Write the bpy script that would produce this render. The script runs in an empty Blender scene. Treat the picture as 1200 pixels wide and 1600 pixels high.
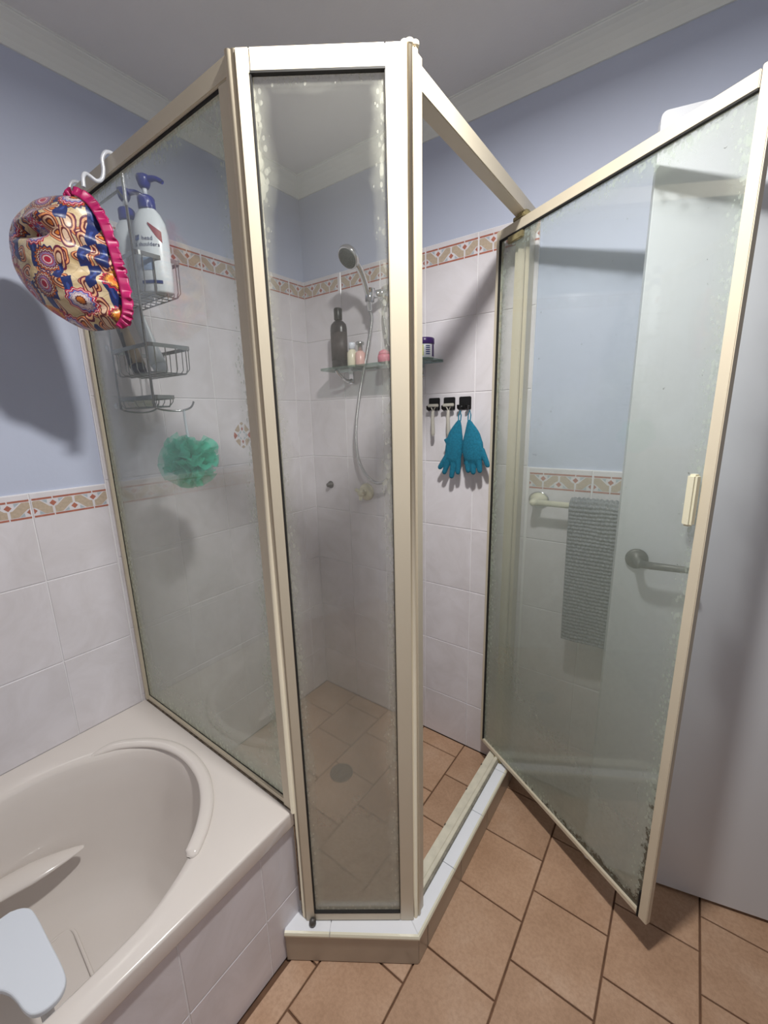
import bpy, bmesh, math, random
from mathutils import Vector, Matrix, noise
random.seed(7)
S = bpy.context.scene
COL = S.collection
pi = math.pi

# ------------------------------------------------------------------ camera
cam_d = bpy.data.cameras.new('camera'); cam = bpy.data.objects.new('camera', cam_d); COL.objects.link(cam)
S.camera = cam
cam_d.sensor_fit = 'VERTICAL'; cam_d.sensor_height = 36.0; cam_d.lens = 36.0*655.3/1600
cam_d.clip_start = 0.02
ya, pt, ro = math.radians(36.2072), math.radians(-12.8309), math.radians(-1.3063)
F = Vector((-math.sin(ya)*math.cos(pt), math.cos(ya)*math.cos(pt), math.sin(pt)))
R = Vector((math.cos(ya), math.sin(ya), 0)); U = R.cross(F)
R2 = R*math.cos(ro)+U*math.sin(ro); U2 = -R*math.sin(ro)+U*math.cos(ro)
CP = Vector((1.4527, -1.4271, 1.3835))
cam.matrix_world = Matrix(((R2.x, U2.x, -F.x, CP.x), (R2.y, U2.y, -F.y, CP.y), (R2.z, U2.z, -F.z, CP.z), (0, 0, 0, 1)))

# ------------------------------------------------------------------ world, light, exposure
w = bpy.data.worlds.new('world'); S.world = w; w.use_nodes = True
w.node_tree.nodes['Background'].inputs[0].default_value = (0.6, 0.65, 0.75, 1)
w.node_tree.nodes['Background'].inputs[1].default_value = 0.05
S.view_settings.view_transform = 'Standard'; S.view_settings.look = 'None'
S.view_settings.gamma = 1; S.view_settings.use_curve_mapping = False
S.view_settings.exposure = 0.0
LIGHT_POS = (1.2, -0.9, 2.235)
ld = bpy.data.lights.new('ceiling_lamp_light', 'AREA'); ld.shape = 'DISK'; ld.size = 0.10
ld.energy = 22; ld.color = (1.0, 0.987, 0.955)
lo = bpy.data.objects.new('ceiling_lamp_light', ld); COL.objects.link(lo); lo.location = LIGHT_POS

# ------------------------------------------------------------------ materials
def srgb(r, g, b):
    f = lambda c: (c/255/12.92) if c/255 <= .04045 else ((c/255+.055)/1.055)**2.4
    return (f(r), f(g), f(b), 1)
class NT:
    def __init__(s, name):
        s.m = bpy.data.materials.new(name); s.m.use_nodes = True
        s.t = s.m.node_tree; s.t.nodes.clear()
        s.out = s.n('ShaderNodeOutputMaterial')
    def n(s, typ, ins=None, **kw):
        nd = s.t.nodes.new(typ)
        for k, v in kw.items(): setattr(nd, k, v)
        if ins:
            for k, v in ins.items():
                if isinstance(v, tuple) and len(v) == 2 and hasattr(v[0], 'outputs'): s.t.links.new(v[0].outputs[v[1]], nd.inputs[k])
                elif hasattr(v, 'outputs'): s.t.links.new(v.outputs[0], nd.inputs[k])
                else: nd.inputs[k].default_value = v
        return nd
    def math(s, op, a, b=0.0, c=None, clamp=False):
        nd = s.n('ShaderNodeMath', operation=op, use_clamp=clamp)
        for i, v in enumerate((a, b) if c is None else (a, b, c)):
            if isinstance(v, tuple): s.t.links.new(v[0].outputs[v[1]], nd.inputs[i])
            elif hasattr(v, 'outputs'): s.t.links.new(v.outputs[0], nd.inputs[i])
            else: nd.inputs[i].default_value = v
        return nd
    def mix(s, f, a, b, blend='MIX'):
        nd = s.n('ShaderNodeMix', data_type='RGBA', blend_type=blend)
        for i, v in ((0, f), (6, a), (7, b)):
            if isinstance(v, tuple) and len(v) == 2: s.t.links.new(v[0].outputs[v[1]], nd.inputs[i])
            elif hasattr(v, 'outputs'): s.t.links.new(v.outputs[2] if v.bl_idname == 'ShaderNodeMix' else v.outputs[0], nd.inputs[i])
            else: nd.inputs[i].default_value = v
        return nd
    def ramp(s, f, stops, interp='LINEAR'):
        nd = s.n('ShaderNodeValToRGB'); cr = nd.color_ramp; cr.interpolation = interp
        while len(cr.elements) > 1: cr.elements.remove(cr.elements[-1])
        cr.elements[0].position = stops[0][0]; cr.elements[0].color = stops[0][1]
        for p, c in stops[1:]:
            e = cr.elements.new(p); e.color = c
        s.t.links.new(f.outputs[0] if hasattr(f, 'outputs') else f[0].outputs[f[1]], nd.inputs[0])
        return nd
    def noise(s, scale, vec=None, detail=3, rough=.5):
        nd = s.n('ShaderNodeTexNoise', {'Scale': scale, 'Detail': detail, 'Roughness': rough})
        if vec is not None: s.t.links.new(vec[0].outputs[vec[1]] if isinstance(vec, tuple) else vec.outputs[0], nd.inputs['Vector'])
        return nd
    def surf(s, sh): s.t.links.new(sh.outputs[0], s.out.inputs[0]); return s.m

def simple(name, col, rough=.5, metal=0.0, var=0.0, vscale=8, bump=0.0, bscale=60, **kw):
    N = NT(name)
    p = N.n('ShaderNodeBsdfPrincipled', {'Base Color': col, 'Roughness': rough, 'Metallic': metal})
    tc = N.n('ShaderNodeTexCoord')
    if var:
        nz = N.noise(vscale, (tc, 'Object'), 4)
        r = N.ramp(nz, [(.3, tuple(c*(1-var) for c in col[:3])+(1,)), (.7, tuple(min(1, c*(1+var)) for c in col[:3])+(1,))])
        N.t.links.new(r.outputs[0], p.inputs['Base Color'])
    if bump:
        nb = N.noise(bscale, (tc, 'Object'), 4)
        b = N.n('ShaderNodeBump', {'Strength': bump, 'Distance': .002, 'Height': nb})
        N.t.links.new(b.outputs[0], p.inputs['Normal'])
    for k, v in kw.items(): p.inputs[k.replace('_', ' ')].default_value = v
    return N.surf(p)

M = {}
M['paint'] = simple('blue_grey_paint', srgb(192, 199, 219), .55, var=.03, vscale=3, bump=.15, bscale=90)
M['ceiling'] = simple('ceiling_paint', srgb(230, 230, 231), .8, var=.03, vscale=4, bump=.3, bscale=160)
M['white_wall'] = simple('white_wall_paint', srgb(238, 236, 232), .6)
M['cornice'] = simple('cornice_paint', srgb(232, 235, 232), .6, var=.02)
M['grout'] = simple('white_grout', srgb(238, 236, 238), .7)
M['floor_grout'] = simple('dark_floor_grout', srgb(112, 82, 62), .9, var=.2, vscale=30)
M['white_door'] = simple('door_paint', srgb(212, 214, 219), .35, var=.015, vscale=3)
M['frame'] = simple('cream_powder_coated_metal', srgb(214, 203, 181), .36, metal=0.0, var=.03, vscale=5)
M['frame_dirty'] = simple('grimy_cream_metal', srgb(150, 138, 100), .6, metal=.1, var=.45, vscale=45)
M['track'] = simple('pale_track', srgb(214, 208, 190), .45, var=.10, vscale=30)
M['track_grey'] = simple('grimy_track_side', srgb(140, 134, 122), .7, var=.25, vscale=80)
M['bullnose'] = simple('white_bullnose_glaze', srgb(238, 240, 246), .18, var=.01)
M['bullnose_edge'] = simple('cream_bullnose_edge', srgb(226, 221, 200), .22, var=.02)
M['hob_tile'] = simple('shaded_beige_hob_tile', srgb(176, 162, 144), .3, var=.06, vscale=14)  # beige darkened so the colour carries the shade on the hob faces
M['acrylic'] = simple('bath_acrylic', srgb(226, 218, 212), .13, var=.01)
M['seal'] = simple('black_rubber_seal', srgb(30, 28, 26), .8)
M['chrome'] = simple('chrome', (.75, .76, .78, 1), .12, metal=1)
M['wire'] = simple('grey_chrome_wire', srgb(186, 188, 188), .25, metal=.85)
M['white_wire'] = simple('white_coated_wire', srgb(232, 235, 242), .25, metal=.3)
M['black'] = simple('black_plastic', srgb(12, 12, 14), .45)
M['dark_face'] = simple('shower_face_rubber', srgb(52, 58, 60), .6)
M['white_plastic'] = simple('white_plastic', srgb(228, 234, 244), .3)
M['bottle_white'] = simple('milky_white_plastic', srgb(226, 233, 240), .28)
M['blue'] = simple('royal_blue_plastic', srgb(24, 40, 140), .3)
M['navy'] = simple('navy_plastic', srgb(24, 28, 58), .35)
M['red'] = simple('dark_red_print', srgb(140, 30, 50), .5)
M['print_navy'] = simple('navy_print', srgb(20, 50, 120), .5)
M['print_pale'] = simple('pale_blue_print', srgb(150, 172, 205), .5)
M['pink'] = simple('pink_plastic', srgb(214, 120, 140), .4)
M['pink_soft'] = simple('soft_pink_liquid', srgb(222, 178, 170), .3)
M['tan'] = simple('tan_tube_plastic', srgb(172, 152, 128), .4, var=.08, vscale=60)
M['cream_plastic'] = simple('cream_plastic', srgb(226, 221, 196), .3)
M['dark_bottle'] = simple('dark_brown_black_bottle', srgb(44, 38, 42), .3)
M['black_cap'] = simple('black_cap_plastic', srgb(20, 20, 24), .35)
M['bottle_label'] = simple('dark_printed_label', srgb(70, 62, 62), .5, var=.3, vscale=60)
M['purple'] = simple('deep_purple_plastic', srgb(66, 34, 108), .3)
M['jar_white'] = simple('white_jar_plastic', srgb(236, 238, 244), .3)
M['jar_label'] = simple('yellow_green_label', srgb(222, 226, 150), .5)
M['glove'] = simple('teal_towelling', srgb(22, 112, 140), .95, var=.2, vscale=160, bump=1.0, bscale=700)
M['razor'] = simple('grey_razor_plastic', srgb(180, 176, 166), .35)
M['soap'] = simple('pale_soap', srgb(226, 226, 214), .5)
M['print_red'] = simple('terracotta_print', srgb(178, 110, 92), .4, var=.15, vscale=90)
M['print_tan'] = simple('tan_print', srgb(190, 172, 152), .4, var=.10, vscale=120)
M['print_grey'] = simple('blue_grey_print', srgb(176, 188, 196), .4, var=.08, vscale=120)
M['mould'] = simple('mouldy_silicone', srgb(96, 84, 72), .8, var=.8, vscale=120)
M['screw'] = simple('dull_grey_fitting', srgb(96, 94, 92), .5, metal=.6, var=.3, vscale=120)
M['magenta'] = simple('magenta_satin', srgb(170, 26, 92), .4, var=.2, vscale=40)

def wall_tile_mat(name, a, b, rough):
    N = NT(name)
    tc = N.n('ShaderNodeTexCoord'); g = N.n('ShaderNodeNewGeometry'); oi = N.n('ShaderNodeObjectInfo')
    off = N.n('ShaderNodeVectorMath', {0: (g, 'Position'), 1: (oi, 'Random')}, operation='ADD')
    nz = N.noise(7, off, 5, .6)
    nz.inputs['Distortion'].default_value = 1.2
    r = N.ramp(nz, [(.3, a), (.65, b)])
    mul = N.math('MULTIPLY_ADD', (oi, 'Random'), .05, .96)
    cm = N.mix(1.0, r, (1, 1, 1, 1), 'MULTIPLY'); N.t.links.new(mul.outputs[0], cm.inputs[7])
    p = N.n('ShaderNodeBsdfPrincipled', {'Roughness': rough})
    N.t.links.new(cm.outputs[2], p.inputs['Base Color'])
    nb = N.noise(5, (g, 'Position'), 2)
    bp = N.n('ShaderNodeBump', {'Strength': .12, 'Distance': .01, 'Height': nb}); N.t.links.new(bp.outputs[0], p.inputs['Normal'])
    return N.surf(p)
M['tile'] = wall_tile_mat('glazed_marbled_wall_tile', srgb(219, 214, 217), srgb(231, 227, 232), .22)
def floor_tile_mat():
    N = NT('matt_terracotta_tile')
    g = N.n('ShaderNodeNewGeometry'); oi = N.n('ShaderNodeObjectInfo')
    off = N.n('ShaderNodeVectorMath', {0: (g, 'Position'), 1: (oi, 'Random')}, operation='ADD')
    n1 = N.noise(6, off, 6, .6); n2 = N.noise(120, off, 3, .7)
    r = N.ramp(n1, [(.25, srgb(174, 138, 110)), (.5, srgb(190, 154, 126)), (.75, srgb(202, 170, 145))])
    r2 = N.ramp(n2, [(.35, (.86, .84, .82, 1)), (.6, (1, 1, 1, 1))])
    c = N.mix(1.0, r, r2, 'MULTIPLY')
    mul = N.math('MULTIPLY_ADD', (oi, 'Random'), .12, .93)
    c2 = N.mix(1.0, c, (1, 1, 1, 1), 'MULTIPLY'); N.t.links.new(mul.outputs[0], c2.inputs[7])
    p = N.n('ShaderNodeBsdfPrincipled', {'Roughness': .48}); N.t.links.new(c2.outputs[2], p.inputs['Base Color'])
    bp = N.n('ShaderNodeBump', {'Strength': .25, 'Distance': .002, 'Height': n2}); N.t.links.new(bp.outputs[0], p.inputs['Normal'])
    return N.surf(p)
M['floor_tile'] = floor_tile_mat()

def glass_mat(name, W, H, tint=(.945, .965, .95, 1), base=.10, low=.35, lowz=.5, edge=.35, edgew=.05, blur=0.0, blurz=1.0,
              mould=.0, mould_corner=None, scum=(150, 158, 148), spots=1.0, swirl=0.0):
    """panes carry local x along their width (0..W) and local z up (0..H)"""
    N = NT(name)
    tc = N.n('ShaderNodeTexCoord'); sp = N.n('ShaderNodeSeparateXYZ', {0: (tc, 'Object')})
    X, Z = (sp, 0), (sp, 2)
    big = N.noise(5, (tc, 'Object'), 4, .6); fine = N.noise(90, (tc, 'Object'), 3, .6)
    mp = N.n('ShaderNodeMapping', {'Vector': (tc, 'Object')}); mp.inputs['Scale'].default_value = (60, 60, 12)
    streak = N.noise(1, mp, 4, .6)
    dx = N.math('MINIMUM', X, N.math('SUBTRACT', W, X)); dz = N.math('MINIMUM', Z, N.math('SUBTRACT', H, Z))
    d = N.math('MINIMUM', dx, dz)
    dn = N.math('ADD', d, N.math('MULTIPLY_ADD', big, -.06, .03))
    em = N.math('SUBTRACT', 1.0, N.math('DIVIDE', dn, edgew), clamp=True)
    em = N.math('MULTIPLY', em, N.math('MULTIPLY', streak, 1.5))
    zb = N.math('ADD', Z, N.math('MULTIPLY_ADD', big, -.5*min(1, lowz*2), .25*min(1, lowz*2)))
    lm = N.math('SUBTRACT', 1.0, N.math('DIVIDE', zb, lowz), clamp=True)
    lm = N.math('POWER', lm, .7)
    hz = N.math('ADD', N.math('MULTIPLY', em, edge), N.math('MULTIPLY', lm, low))
    hz = N.math('ADD', hz, N.math('MULTIPLY', N.math('MULTIPLY_ADD', big, .8, .6), base))
    # water marks: pale specks crowding at the edges
    vo = N.n('ShaderNodeTexVoronoi', {'Scale': 1.0}); mp2 = N.n('ShaderNodeMapping', {'Vector': (tc, 'Object')}); mp2.inputs['Scale'].default_value = (110, 110, 65)
    N.t.links.new(mp2.outputs[0], vo.inputs['Vector'])
    sm = N.math('LESS_THAN', (vo, 'Distance'), N.math('MULTIPLY', N.math('SUBTRACT', em, .05, clamp=True), .8))
    hz = N.math('ADD', hz, N.math('MULTIPLY', sm, .22*spots))
    hz = N.math('MULTIPLY', hz, N.math('MULTIPLY_ADD', fine, .3, .85), clamp=True)
    g = N.n('ShaderNodeNewGeometry')
    dt = N.n('ShaderNodeVectorMath', {0: (g, 'Normal'), 1: (g, 'Incoming')}, operation='DOT_PRODUCT')
    cabs = N.math('MAXIMUM', N.math('ABSOLUTE', (dt, 'Value')), .06)
    # a film looks denser the more obliquely it is crossed
    hz = N.math('SUBTRACT', 1.0, N.math('POWER', N.math('SUBTRACT', 1.0, N.math('MINIMUM', hz, .97)), N.math('DIVIDE', 1.0, cabs)), clamp=True)
    # front/back faces both carry it, so halve roughly
    dif = N.n('ShaderNodeBsdfDiffuse', {'Color': srgb(*scum)}); trl = N.n('ShaderNodeBsdfTranslucent', {'Color': srgb(*scum)})
    scm = N.n('ShaderNodeMixShader', {0: .5, 1: dif, 2: trl})
    tr = N.n('ShaderNodeBsdfTransparent', {'Color': tint})
    base_sh = tr
    if blur > 0:
        rf = N.n('ShaderNodeBsdfRefraction', {'Color': tint, 'Roughness': .16, 'IOR': 1.003})
        bm = N.math('MULTIPLY', N.math('SUBTRACT', 1.0, N.math('DIVIDE', zb, blurz), clamp=True), 2.0, clamp=True)
        bm = N.math('MULTIPLY', bm, blur)
        base_sh = N.n('ShaderNodeMixShader', {0: bm, 1: tr, 2: rf})
    a = N.n('ShaderNodeMixShader', {0: hz, 1: base_sh, 2: scm})
    if mould > 0:
        mn = N.noise(55, (tc, 'Object'), 5, .75)
        mz = N.math('SUBTRACT', 1.0, N.math('DIVIDE', N.math('ADD', N.math('MINIMUM', Z, N.math('MULTIPLY', N.math('SUBTRACT', W, X), 1.3)), 0.0), mould), clamp=True)
        if mould_corner is not None:
            cx = N.math('DIVIDE', N.math('SUBTRACT', X, mould_corner), W-mould_corner, clamp=True)
            zl = N.math('SUBTRACT', 1.0, N.math('DIVIDE', Z, .55), clamp=True)
            mz = N.math('MULTIPLY', N.math('MULTIPLY', mz, N.math('ADD', cx, .15, clamp=True)), zl)
        mm = N.math('MULTIPLY', N.math('GREATER_THAN', N.math('ADD', mn, N.math('MULTIPLY', mz, .45)), .70), .75)
        md = N.n('ShaderNodeBsdfDiffuse', {'Color': srgb(62, 54, 38)})
        a = N.n('ShaderNodeMixShader', {0: mm, 1: a, 2: md})
    c = cabs; c = N.math('POWER', N.math('SUBTRACT', 1.0, c, clamp=True), 5.0)
    fr = N.math('MULTIPLY_ADD', c, .96, .04)
    gl = N.n('ShaderNodeBsdfGlossy', {'Roughness': .035, 'Color': (1, 1, 1, 1)})
    o = N.n('ShaderNodeMixShader', {0: fr, 1: a, 2: gl})
    return N.surf(o)

# ------------------------------------------------------------------ mesh helpers
def fin(o, label=None, cat=None, group=None, kind=None):
    if label: o['label'] = label
    if cat: o['category'] = cat
    if group: o['group'] = group
    if kind: o['kind'] = kind
    return o
def empty(name, loc, label, cat, group=None, rz=0):
    o = bpy.data.objects.new(name, None); COL.objects.link(o); o.location = loc; o.rotation_euler = (0, 0, rz)
    o.empty_display_size = .05
    return fin(o, label, cat, group)
def link(name, me, mats, parent=None, loc=(0, 0, 0), rot=(0, 0, 0), smooth=False):
    o = bpy.data.objects.new(name, me); COL.objects.link(o)
    if not isinstance(mats, (list, tuple)): mats = [mats]
    if not me.materials:
        for m in mats: me.materials.append(m)
    o.location = loc; o.rotation_euler = rot
    if parent: o.parent = parent
    if smooth:
        for p in me.polygons: p.use_smooth = True
    return o
def mesh(name, V, Fc, mi=None):
    me = bpy.data.meshes.new(name); me.from_pydata([tuple(v) for v in V], [], Fc); me.update()
    if mi:
        for p, i in zip(me.polygons, mi): p.material_index = i
    return me
class MB:
    """collects boxes, tubes and so on into one mesh"""
    def __init__(s): s.V = []; s.F = []; s.I = []; s.sm = []
    def add(s, V, Fc, mi=0, smooth=False):
        b = len(s.V); s.V += [Vector(v) for v in V]
        for f in Fc: s.F.append([i+b for i in f]); s.I.append(mi); s.sm.append(smooth)
        return s
    def box(s, a, b, mi=0, bev=0.0):
        x0, y0, z0 = a; x1, y1, z1 = b
        bm = bmesh.new()
        bmesh.ops.create_cube(bm, size=1)
        for v in bm.verts:
            v.co = Vector(((x0+x1)/2+v.co.x*(x1-x0), (y0+y1)/2+v.co.y*(y1-y0), (z0+z1)/2+v.co.z*(z1-z0)))
        if bev:
            bmesh.ops.bevel(bm, geom=bm.edges[:], offset=min(bev, .45*min(abs(x1-x0), abs(y1-y0), abs(z1-z0))), segments=2, affect='EDGES')
        bm.verts.ensure_lookup_table()
        s.add([v.co.copy() for v in bm.verts], [[v.index for v in f.verts] for f in bm.faces], mi); bm.free(); return s
    def tube(s, P, r, seg=10, mi=0, closed=False, flat=1.0, caps=True, flat_axis=None):
        P = [Vector(p) for p in P]; n = len(P)
        rr = r if isinstance(r, (list, tuple)) else [r]*n
        T = []
        for i in range(n):
            a = P[(i-1) % n] if closed or i else P[0]; b = P[(i+1) % n] if closed or i < n-1 else P[-1]
            T.append((b-a).normalized())
        up = Vector((0, 0, 1)) if abs(T[0].z) < .9 else Vector((0, 1, 0))
        if flat_axis is not None: up = Vector(flat_axis)
        nrm = (up-T[0]*up.dot(T[0])).normalized(); V = []
        for i in range(n):
            if i: nrm = (nrm-T[i]*nrm.dot(T[i])).normalized()
            bn = T[i].cross(nrm)
            for k in range(seg):
                a = 2*pi*k/seg; V.append(P[i]+(nrm*math.cos(a)*flat+bn*math.sin(a))*rr[i])
        Fc = []
        for i in range(n if closed else n-1):
            j = (i+1) % n
            for k in range(seg): Fc.append([i*seg+k, j*seg+k, j*seg+(k+1) % seg, i*seg+(k+1) % seg][::-1])
        if caps and not closed: Fc.append([k for k in range(seg)]); Fc.append([(n-1)*seg+k for k in range(seg)][::-1])
        return s.add(V, Fc, mi, True)
    def lathe(s, prof, seg=24, mi=0, sx=1, sy=1, mat=None, smooth=True):
        """prof: (r, z) list about local z"""
        V = []; n = len(prof)
        for r, z in prof:
            for k in range(seg):
                a = 2*pi*k/seg; V.append(Vector((r*sx*math.cos(a), r*sy*math.sin(a), z)))
        if mat: V = [mat @ v for v in V]
        Fc = [[i*seg+k, i*seg+(k+1) % seg, (i+1)*seg+(k+1) % seg, (i+1)*seg+k] for i in range(n-1) for k in range(seg)]
        Fc.append([k for k in range(seg)][::-1]); Fc.append([(n-1)*seg+k for k in range(seg)])
        return s.add(V, Fc, mi, smooth)
    def prism(s, poly, z0, z1, mi=0, mat=None):
        n = len(poly); V = [Vector((p[0], p[1], z0)) for p in poly]+[Vector((p[0], p[1], z1)) for p in poly]
        if mat: V = [mat @ v for v in V]
        Fc = [[i, (i+1) % n, n+(i+1) % n, n+i] for i in range(n)]+[list(range(n))[::-1], [n+i for i in range(n)]]
        return s.add(V, Fc, mi)
    def xf(s, mt): s.V = [mt @ v for v in s.V]; return s
    def build(s, name, mats, parent=None, loc=(0, 0, 0), rot=(0, 0, 0), sub=None):
        if sub is not None: s.V = [v-Vector(sub) for v in s.V]
        me = mesh(name, s.V, s.F, s.I)
        for p, f in zip(me.polygons, s.sm): p.use_smooth = f
        return link(name, me, mats, parent, loc, rot)
def spline(P, n=8, closed=False):
    P = [Vector(p) for p in P]; m = len(P); out = []
    rng = range(m) if closed else range(m-1)
    for i in rng:
        g = (lambda k: P[k % m]) if closed else (lambda k: P[max(0, min(m-1, k))])
        a, b, c, d = g(i-1), g(i), g(i+1), g(i+2)
        for k in range(n):
            t = k/n; out.append(.5*((2*b)+(c-a)*t+(2*a-5*b+4*c-d)*t*t+(3*b-a-3*c+d)*t**3))
    if not closed: out.append(P[-1])
    return out

# ------------------------------------------------------------------ room shell
H = 2.3375; RX = 2.16; FY = -2.6
def shell_box(name, a, b, m):
    return fin(MB().box(a, b).build(name, m), kind='structure')
wall_back = shell_box('wall_back', (-.15, .008, -.02), (RX+.15, .12, H+.1), M['paint'])
wall_left = shell_box('wall_left', (-.12, FY-.1, -.02), (-.008, .008, H+.1), M['paint'])
wall_right = fin(MB().box((RX, FY-.1, -.02), (RX+.12, -.90, H+.1)).box((RX, -.90, 2.04), (RX+.12, -.045, H+.1)).box((RX, -.045, -.02), (RX+.12, .008, H+.1)).build('wall_right', M['paint']), kind='structure')
# unseen hallway behind the open doorway, added dark to cut bounce light
M['hall'] = simple('dim_hall_paint', srgb(120, 112, 104), .8)
hall = fin(MB().box((RX+1.1, -2.2, -.02), (RX+1.2, 1.0, 2.4)).box((RX+.12, -2.2, -.02), (RX+1.1, -2.1, 2.4)).box((RX+.12, .9, -.02), (RX+1.1, 1.0, 2.4)).box((RX+.12, -2.2, 2.35), (RX+1.2, 1.0, 2.4)).box((RX+.12, -2.2, -.10), (RX+1.2, 1.0, -.006)).build('wall_hall', M['hall']), kind='structure')
wall_front = shell_box('wall_front', (-.12, FY-.12, -.02), (RX+.12, FY, H+.1), M['white_wall'])
ceiling = shell_box('ceiling', (-.12, FY-.12, H), (RX+.12, .12, H+.1), M['ceiling'])
floor = shell_box('floor', (-.12, FY-.12, -.10), (RX+.12, .12, -.006), M['floor_grout'])
# grout beds of the wall tiling (children of their walls)
MB().box((-.004, .0025, 0), (1.012, .0085, 1.962)).box((1.012, .0025, 0), (RX, .0085, 1.206)).build('grout', M['grout'], wall_back)
MB().box((-.0085, -.896, 0), (-.0025, .004, 1.962)).box((-.0085, FY, 0), (-.0025, -.896, 1.2)).build('grout', M['grout'], wall_left)

tile_cache = {}
def tile_mesh(wd, ht, th, bev, name='tile'):
    k = (round(wd, 4), round(ht, 4), th, name)
    if k in tile_cache: return tile_cache[k]
    b = bev
    V = [(0, 0, 0), (wd, 0, 0), (wd, 0, ht), (0, 0, ht), (0, -th+b, 0), (wd, -th+b, 0), (wd, -th+b, ht), (0, -th+b, ht),
         (b, -th, b), (wd-b, -th, b), (wd-b, -th, ht-b), (b, -th, ht-b)]
    Fc = [[0, 1, 5, 4], [1, 2, 6, 5], [2, 3, 7, 6], [3, 0, 4, 7], [4, 5, 9, 8], [5, 6, 10, 9], [6, 7, 11, 10], [7, 4, 8, 11], [8, 9, 10, 11]]
    me = mesh(name, V, Fc); tile_cache[k] = me; return me
def decor_mesh(u0, u1):
    """printed band for the tile span u0..u1 of a 0.2 wide tile; local x along tile, z from 0 (band bottom) up to .054"""
    key = ('decor', round(u0, 4), round(u1, 4))
    if key in tile_cache: return tile_cache[key]
    polys = []
    hb = .053
    for a, b in ((.003, .049), (.052, .148), (.151, .197)):
        polys.append(([(a, .0), (b, .0), (b, .0052), (a, .0052)], 0)); polys.append(([(a, hb-.0052), (b, hb-.0052), (b, hb), (a, hb)], 0))
    z0, z1 = .007, hb-.007; zm = (z0+z1)/2
    for i in range(4):
        a = i*.05+.003; b = i*.05+.047; q = .017
        pl_ = [(a, z1-.002), (a+.004, z1), (a+q, z1), (b-.006, zm-.000), (b, z0+.018), (b, z0), (b-q, z0), (a+.006, zm+.000), (a, z1-.018)]
        if i % 2: pl_ = [(2*(i*.05+.025)-x, z) for x, z in pl_][::-1]
        polys.append((pl_, 1))
    for i in range(1, 4):
        x = i*.05; up = i % 2 == 1
        zc = z1-.011 if up else z0+.011; r = .0085
        polys.append(([(x-r, zc), (x, zc-r), (x+r, zc), (x, zc+r)], 0))
        for sg in (-1, 1):
            xa = x+sg*.013
            if up: t = [(xa, z1), (xa+sg*.013, z1), (xa+sg*.001, z1-.010)]
            else: t = [(xa, z0), (xa+sg*.013, z0), (xa+sg*.001, z0+.010)]
            if (sg > 0) != up: t = t[::-1]
            polys.append((t, 2))
    for x, sg in ((.004, 1), (.196, -1)):
        zc = z0+.011; r = .008
        t = [(x, zc-r), (x+sg*r, zc), (x, zc+r)]; polys.append((t if sg > 0 else t[::-1], 0))
        t = [(x+sg*.012, z0), (x+sg*.025, z0), (x+sg*.013, z0+.010)]; polys.append((t if sg > 0 else t[::-1], 2))
    V = []; Fc = []; I = []
    for pg, mi in polys:
        # clip to span
        for lim, keep in ((u0+.002, 1), (u1-.002, -1)):
            q = []
            for k in range(len(pg)):
                a, b = pg[k], pg[(k+1) % len(pg)]
                ia, ib = (a[0]-lim)*keep >= 0, (b[0]-lim)*keep >= 0
                if ia: q.append(a)
                if ia != ib:
                    t = (lim-a[0])/(b[0]-a[0]); q.append((lim, a[1]+t*(b[1]-a[1])))
            pg = q
            if len(pg) < 3: break
        if len(pg) < 3: continue
        n0 = len(V); V += [(x-u0, 0, z) for x, z in pg]; Fc.append(list(range(n0, len(V)))); I.append(mi)
    me = mesh('decor_print', V, Fc, I)
    for m in ('print_red', 'print_tan', 'print_grey'): me.materials.append(M[m])
    tile_cache[key] = me; return me
GAP = .003
def put_tile(parent, o, ang, u0, u1, z0, z1, mat, decor=None, name='tile', th=.008, gap=GAP):
    """tile on a vertical plane; o = origin point of u=0 on the finished tile face, ang = direction of +u; face looks to the right of +u"""
    wd, ht = u1-u0-gap, z1-z0-gap
    if wd < .004 or ht < .004: return
    me = tile_mesh(wd, ht, th, .0012, name)
    c, s_ = math.cos(ang), math.sin(ang)
    back = Vector((-s_, c, 0))*th
    p = Vector(o)+Vector((c, s_, 0))*(u0+gap/2)+back+Vector((0, 0, z0+gap/2))
    t = link(name, me, mat, parent, p, (0, 0, ang))
    if decor:
        dm = decor_mesh(*decor[:2])
        link('decor_print', dm, [M['print_red']], t, (gap*0, -th-.0004, decor[2]-z0-gap/2), (0, 0, 0))
    return t
# back wall, inside the shower: full-height tiling to x = 1.012
rows = [0, .2068, .4575, .7082, .9589, 1.2096, 1.4603, 1.711, 1.962]
colsR = [0, .2146, .4146, .6146, .8146, 1.012]
for i in range(len(colsR)-1):
    for j in range(len(rows)-1):
        u0, u1 = colsR[i], colsR[i+1]
        dc = None
        if j == 7: dc = ((0, .2, 1.893) if i < 4 else (0, .1974, 1.893))
        put_tile(wall_back, (0, 0, 0), 0, u0, u1, rows[j], rows[j+1], M['tile'], dc)
# back wall beyond the screen: tiled to 1.206
rowsO = [0, .2068, .4575, .7082, .9589, 1.206]
colsO = [1.0185, 1.2146, 1.4146, 1.6146, 1.8146, 2.0146, RX]
for i in range(len(colsO)-1):
    for j in range(len(rowsO)-1):
        u0, u1 = colsO[i], colsO[i+1]
        dc = None
        if j == 4: dc = (max(0, .2-(u1-u0)) if i == 0 else 0, .2 if i < 5 else u1-u0, 1.136)
        put_tile(wall_back, (0, 0, 0), 0, u0, u1, rowsO[j], rowsO[j+1], M['tile'], dc)
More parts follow.
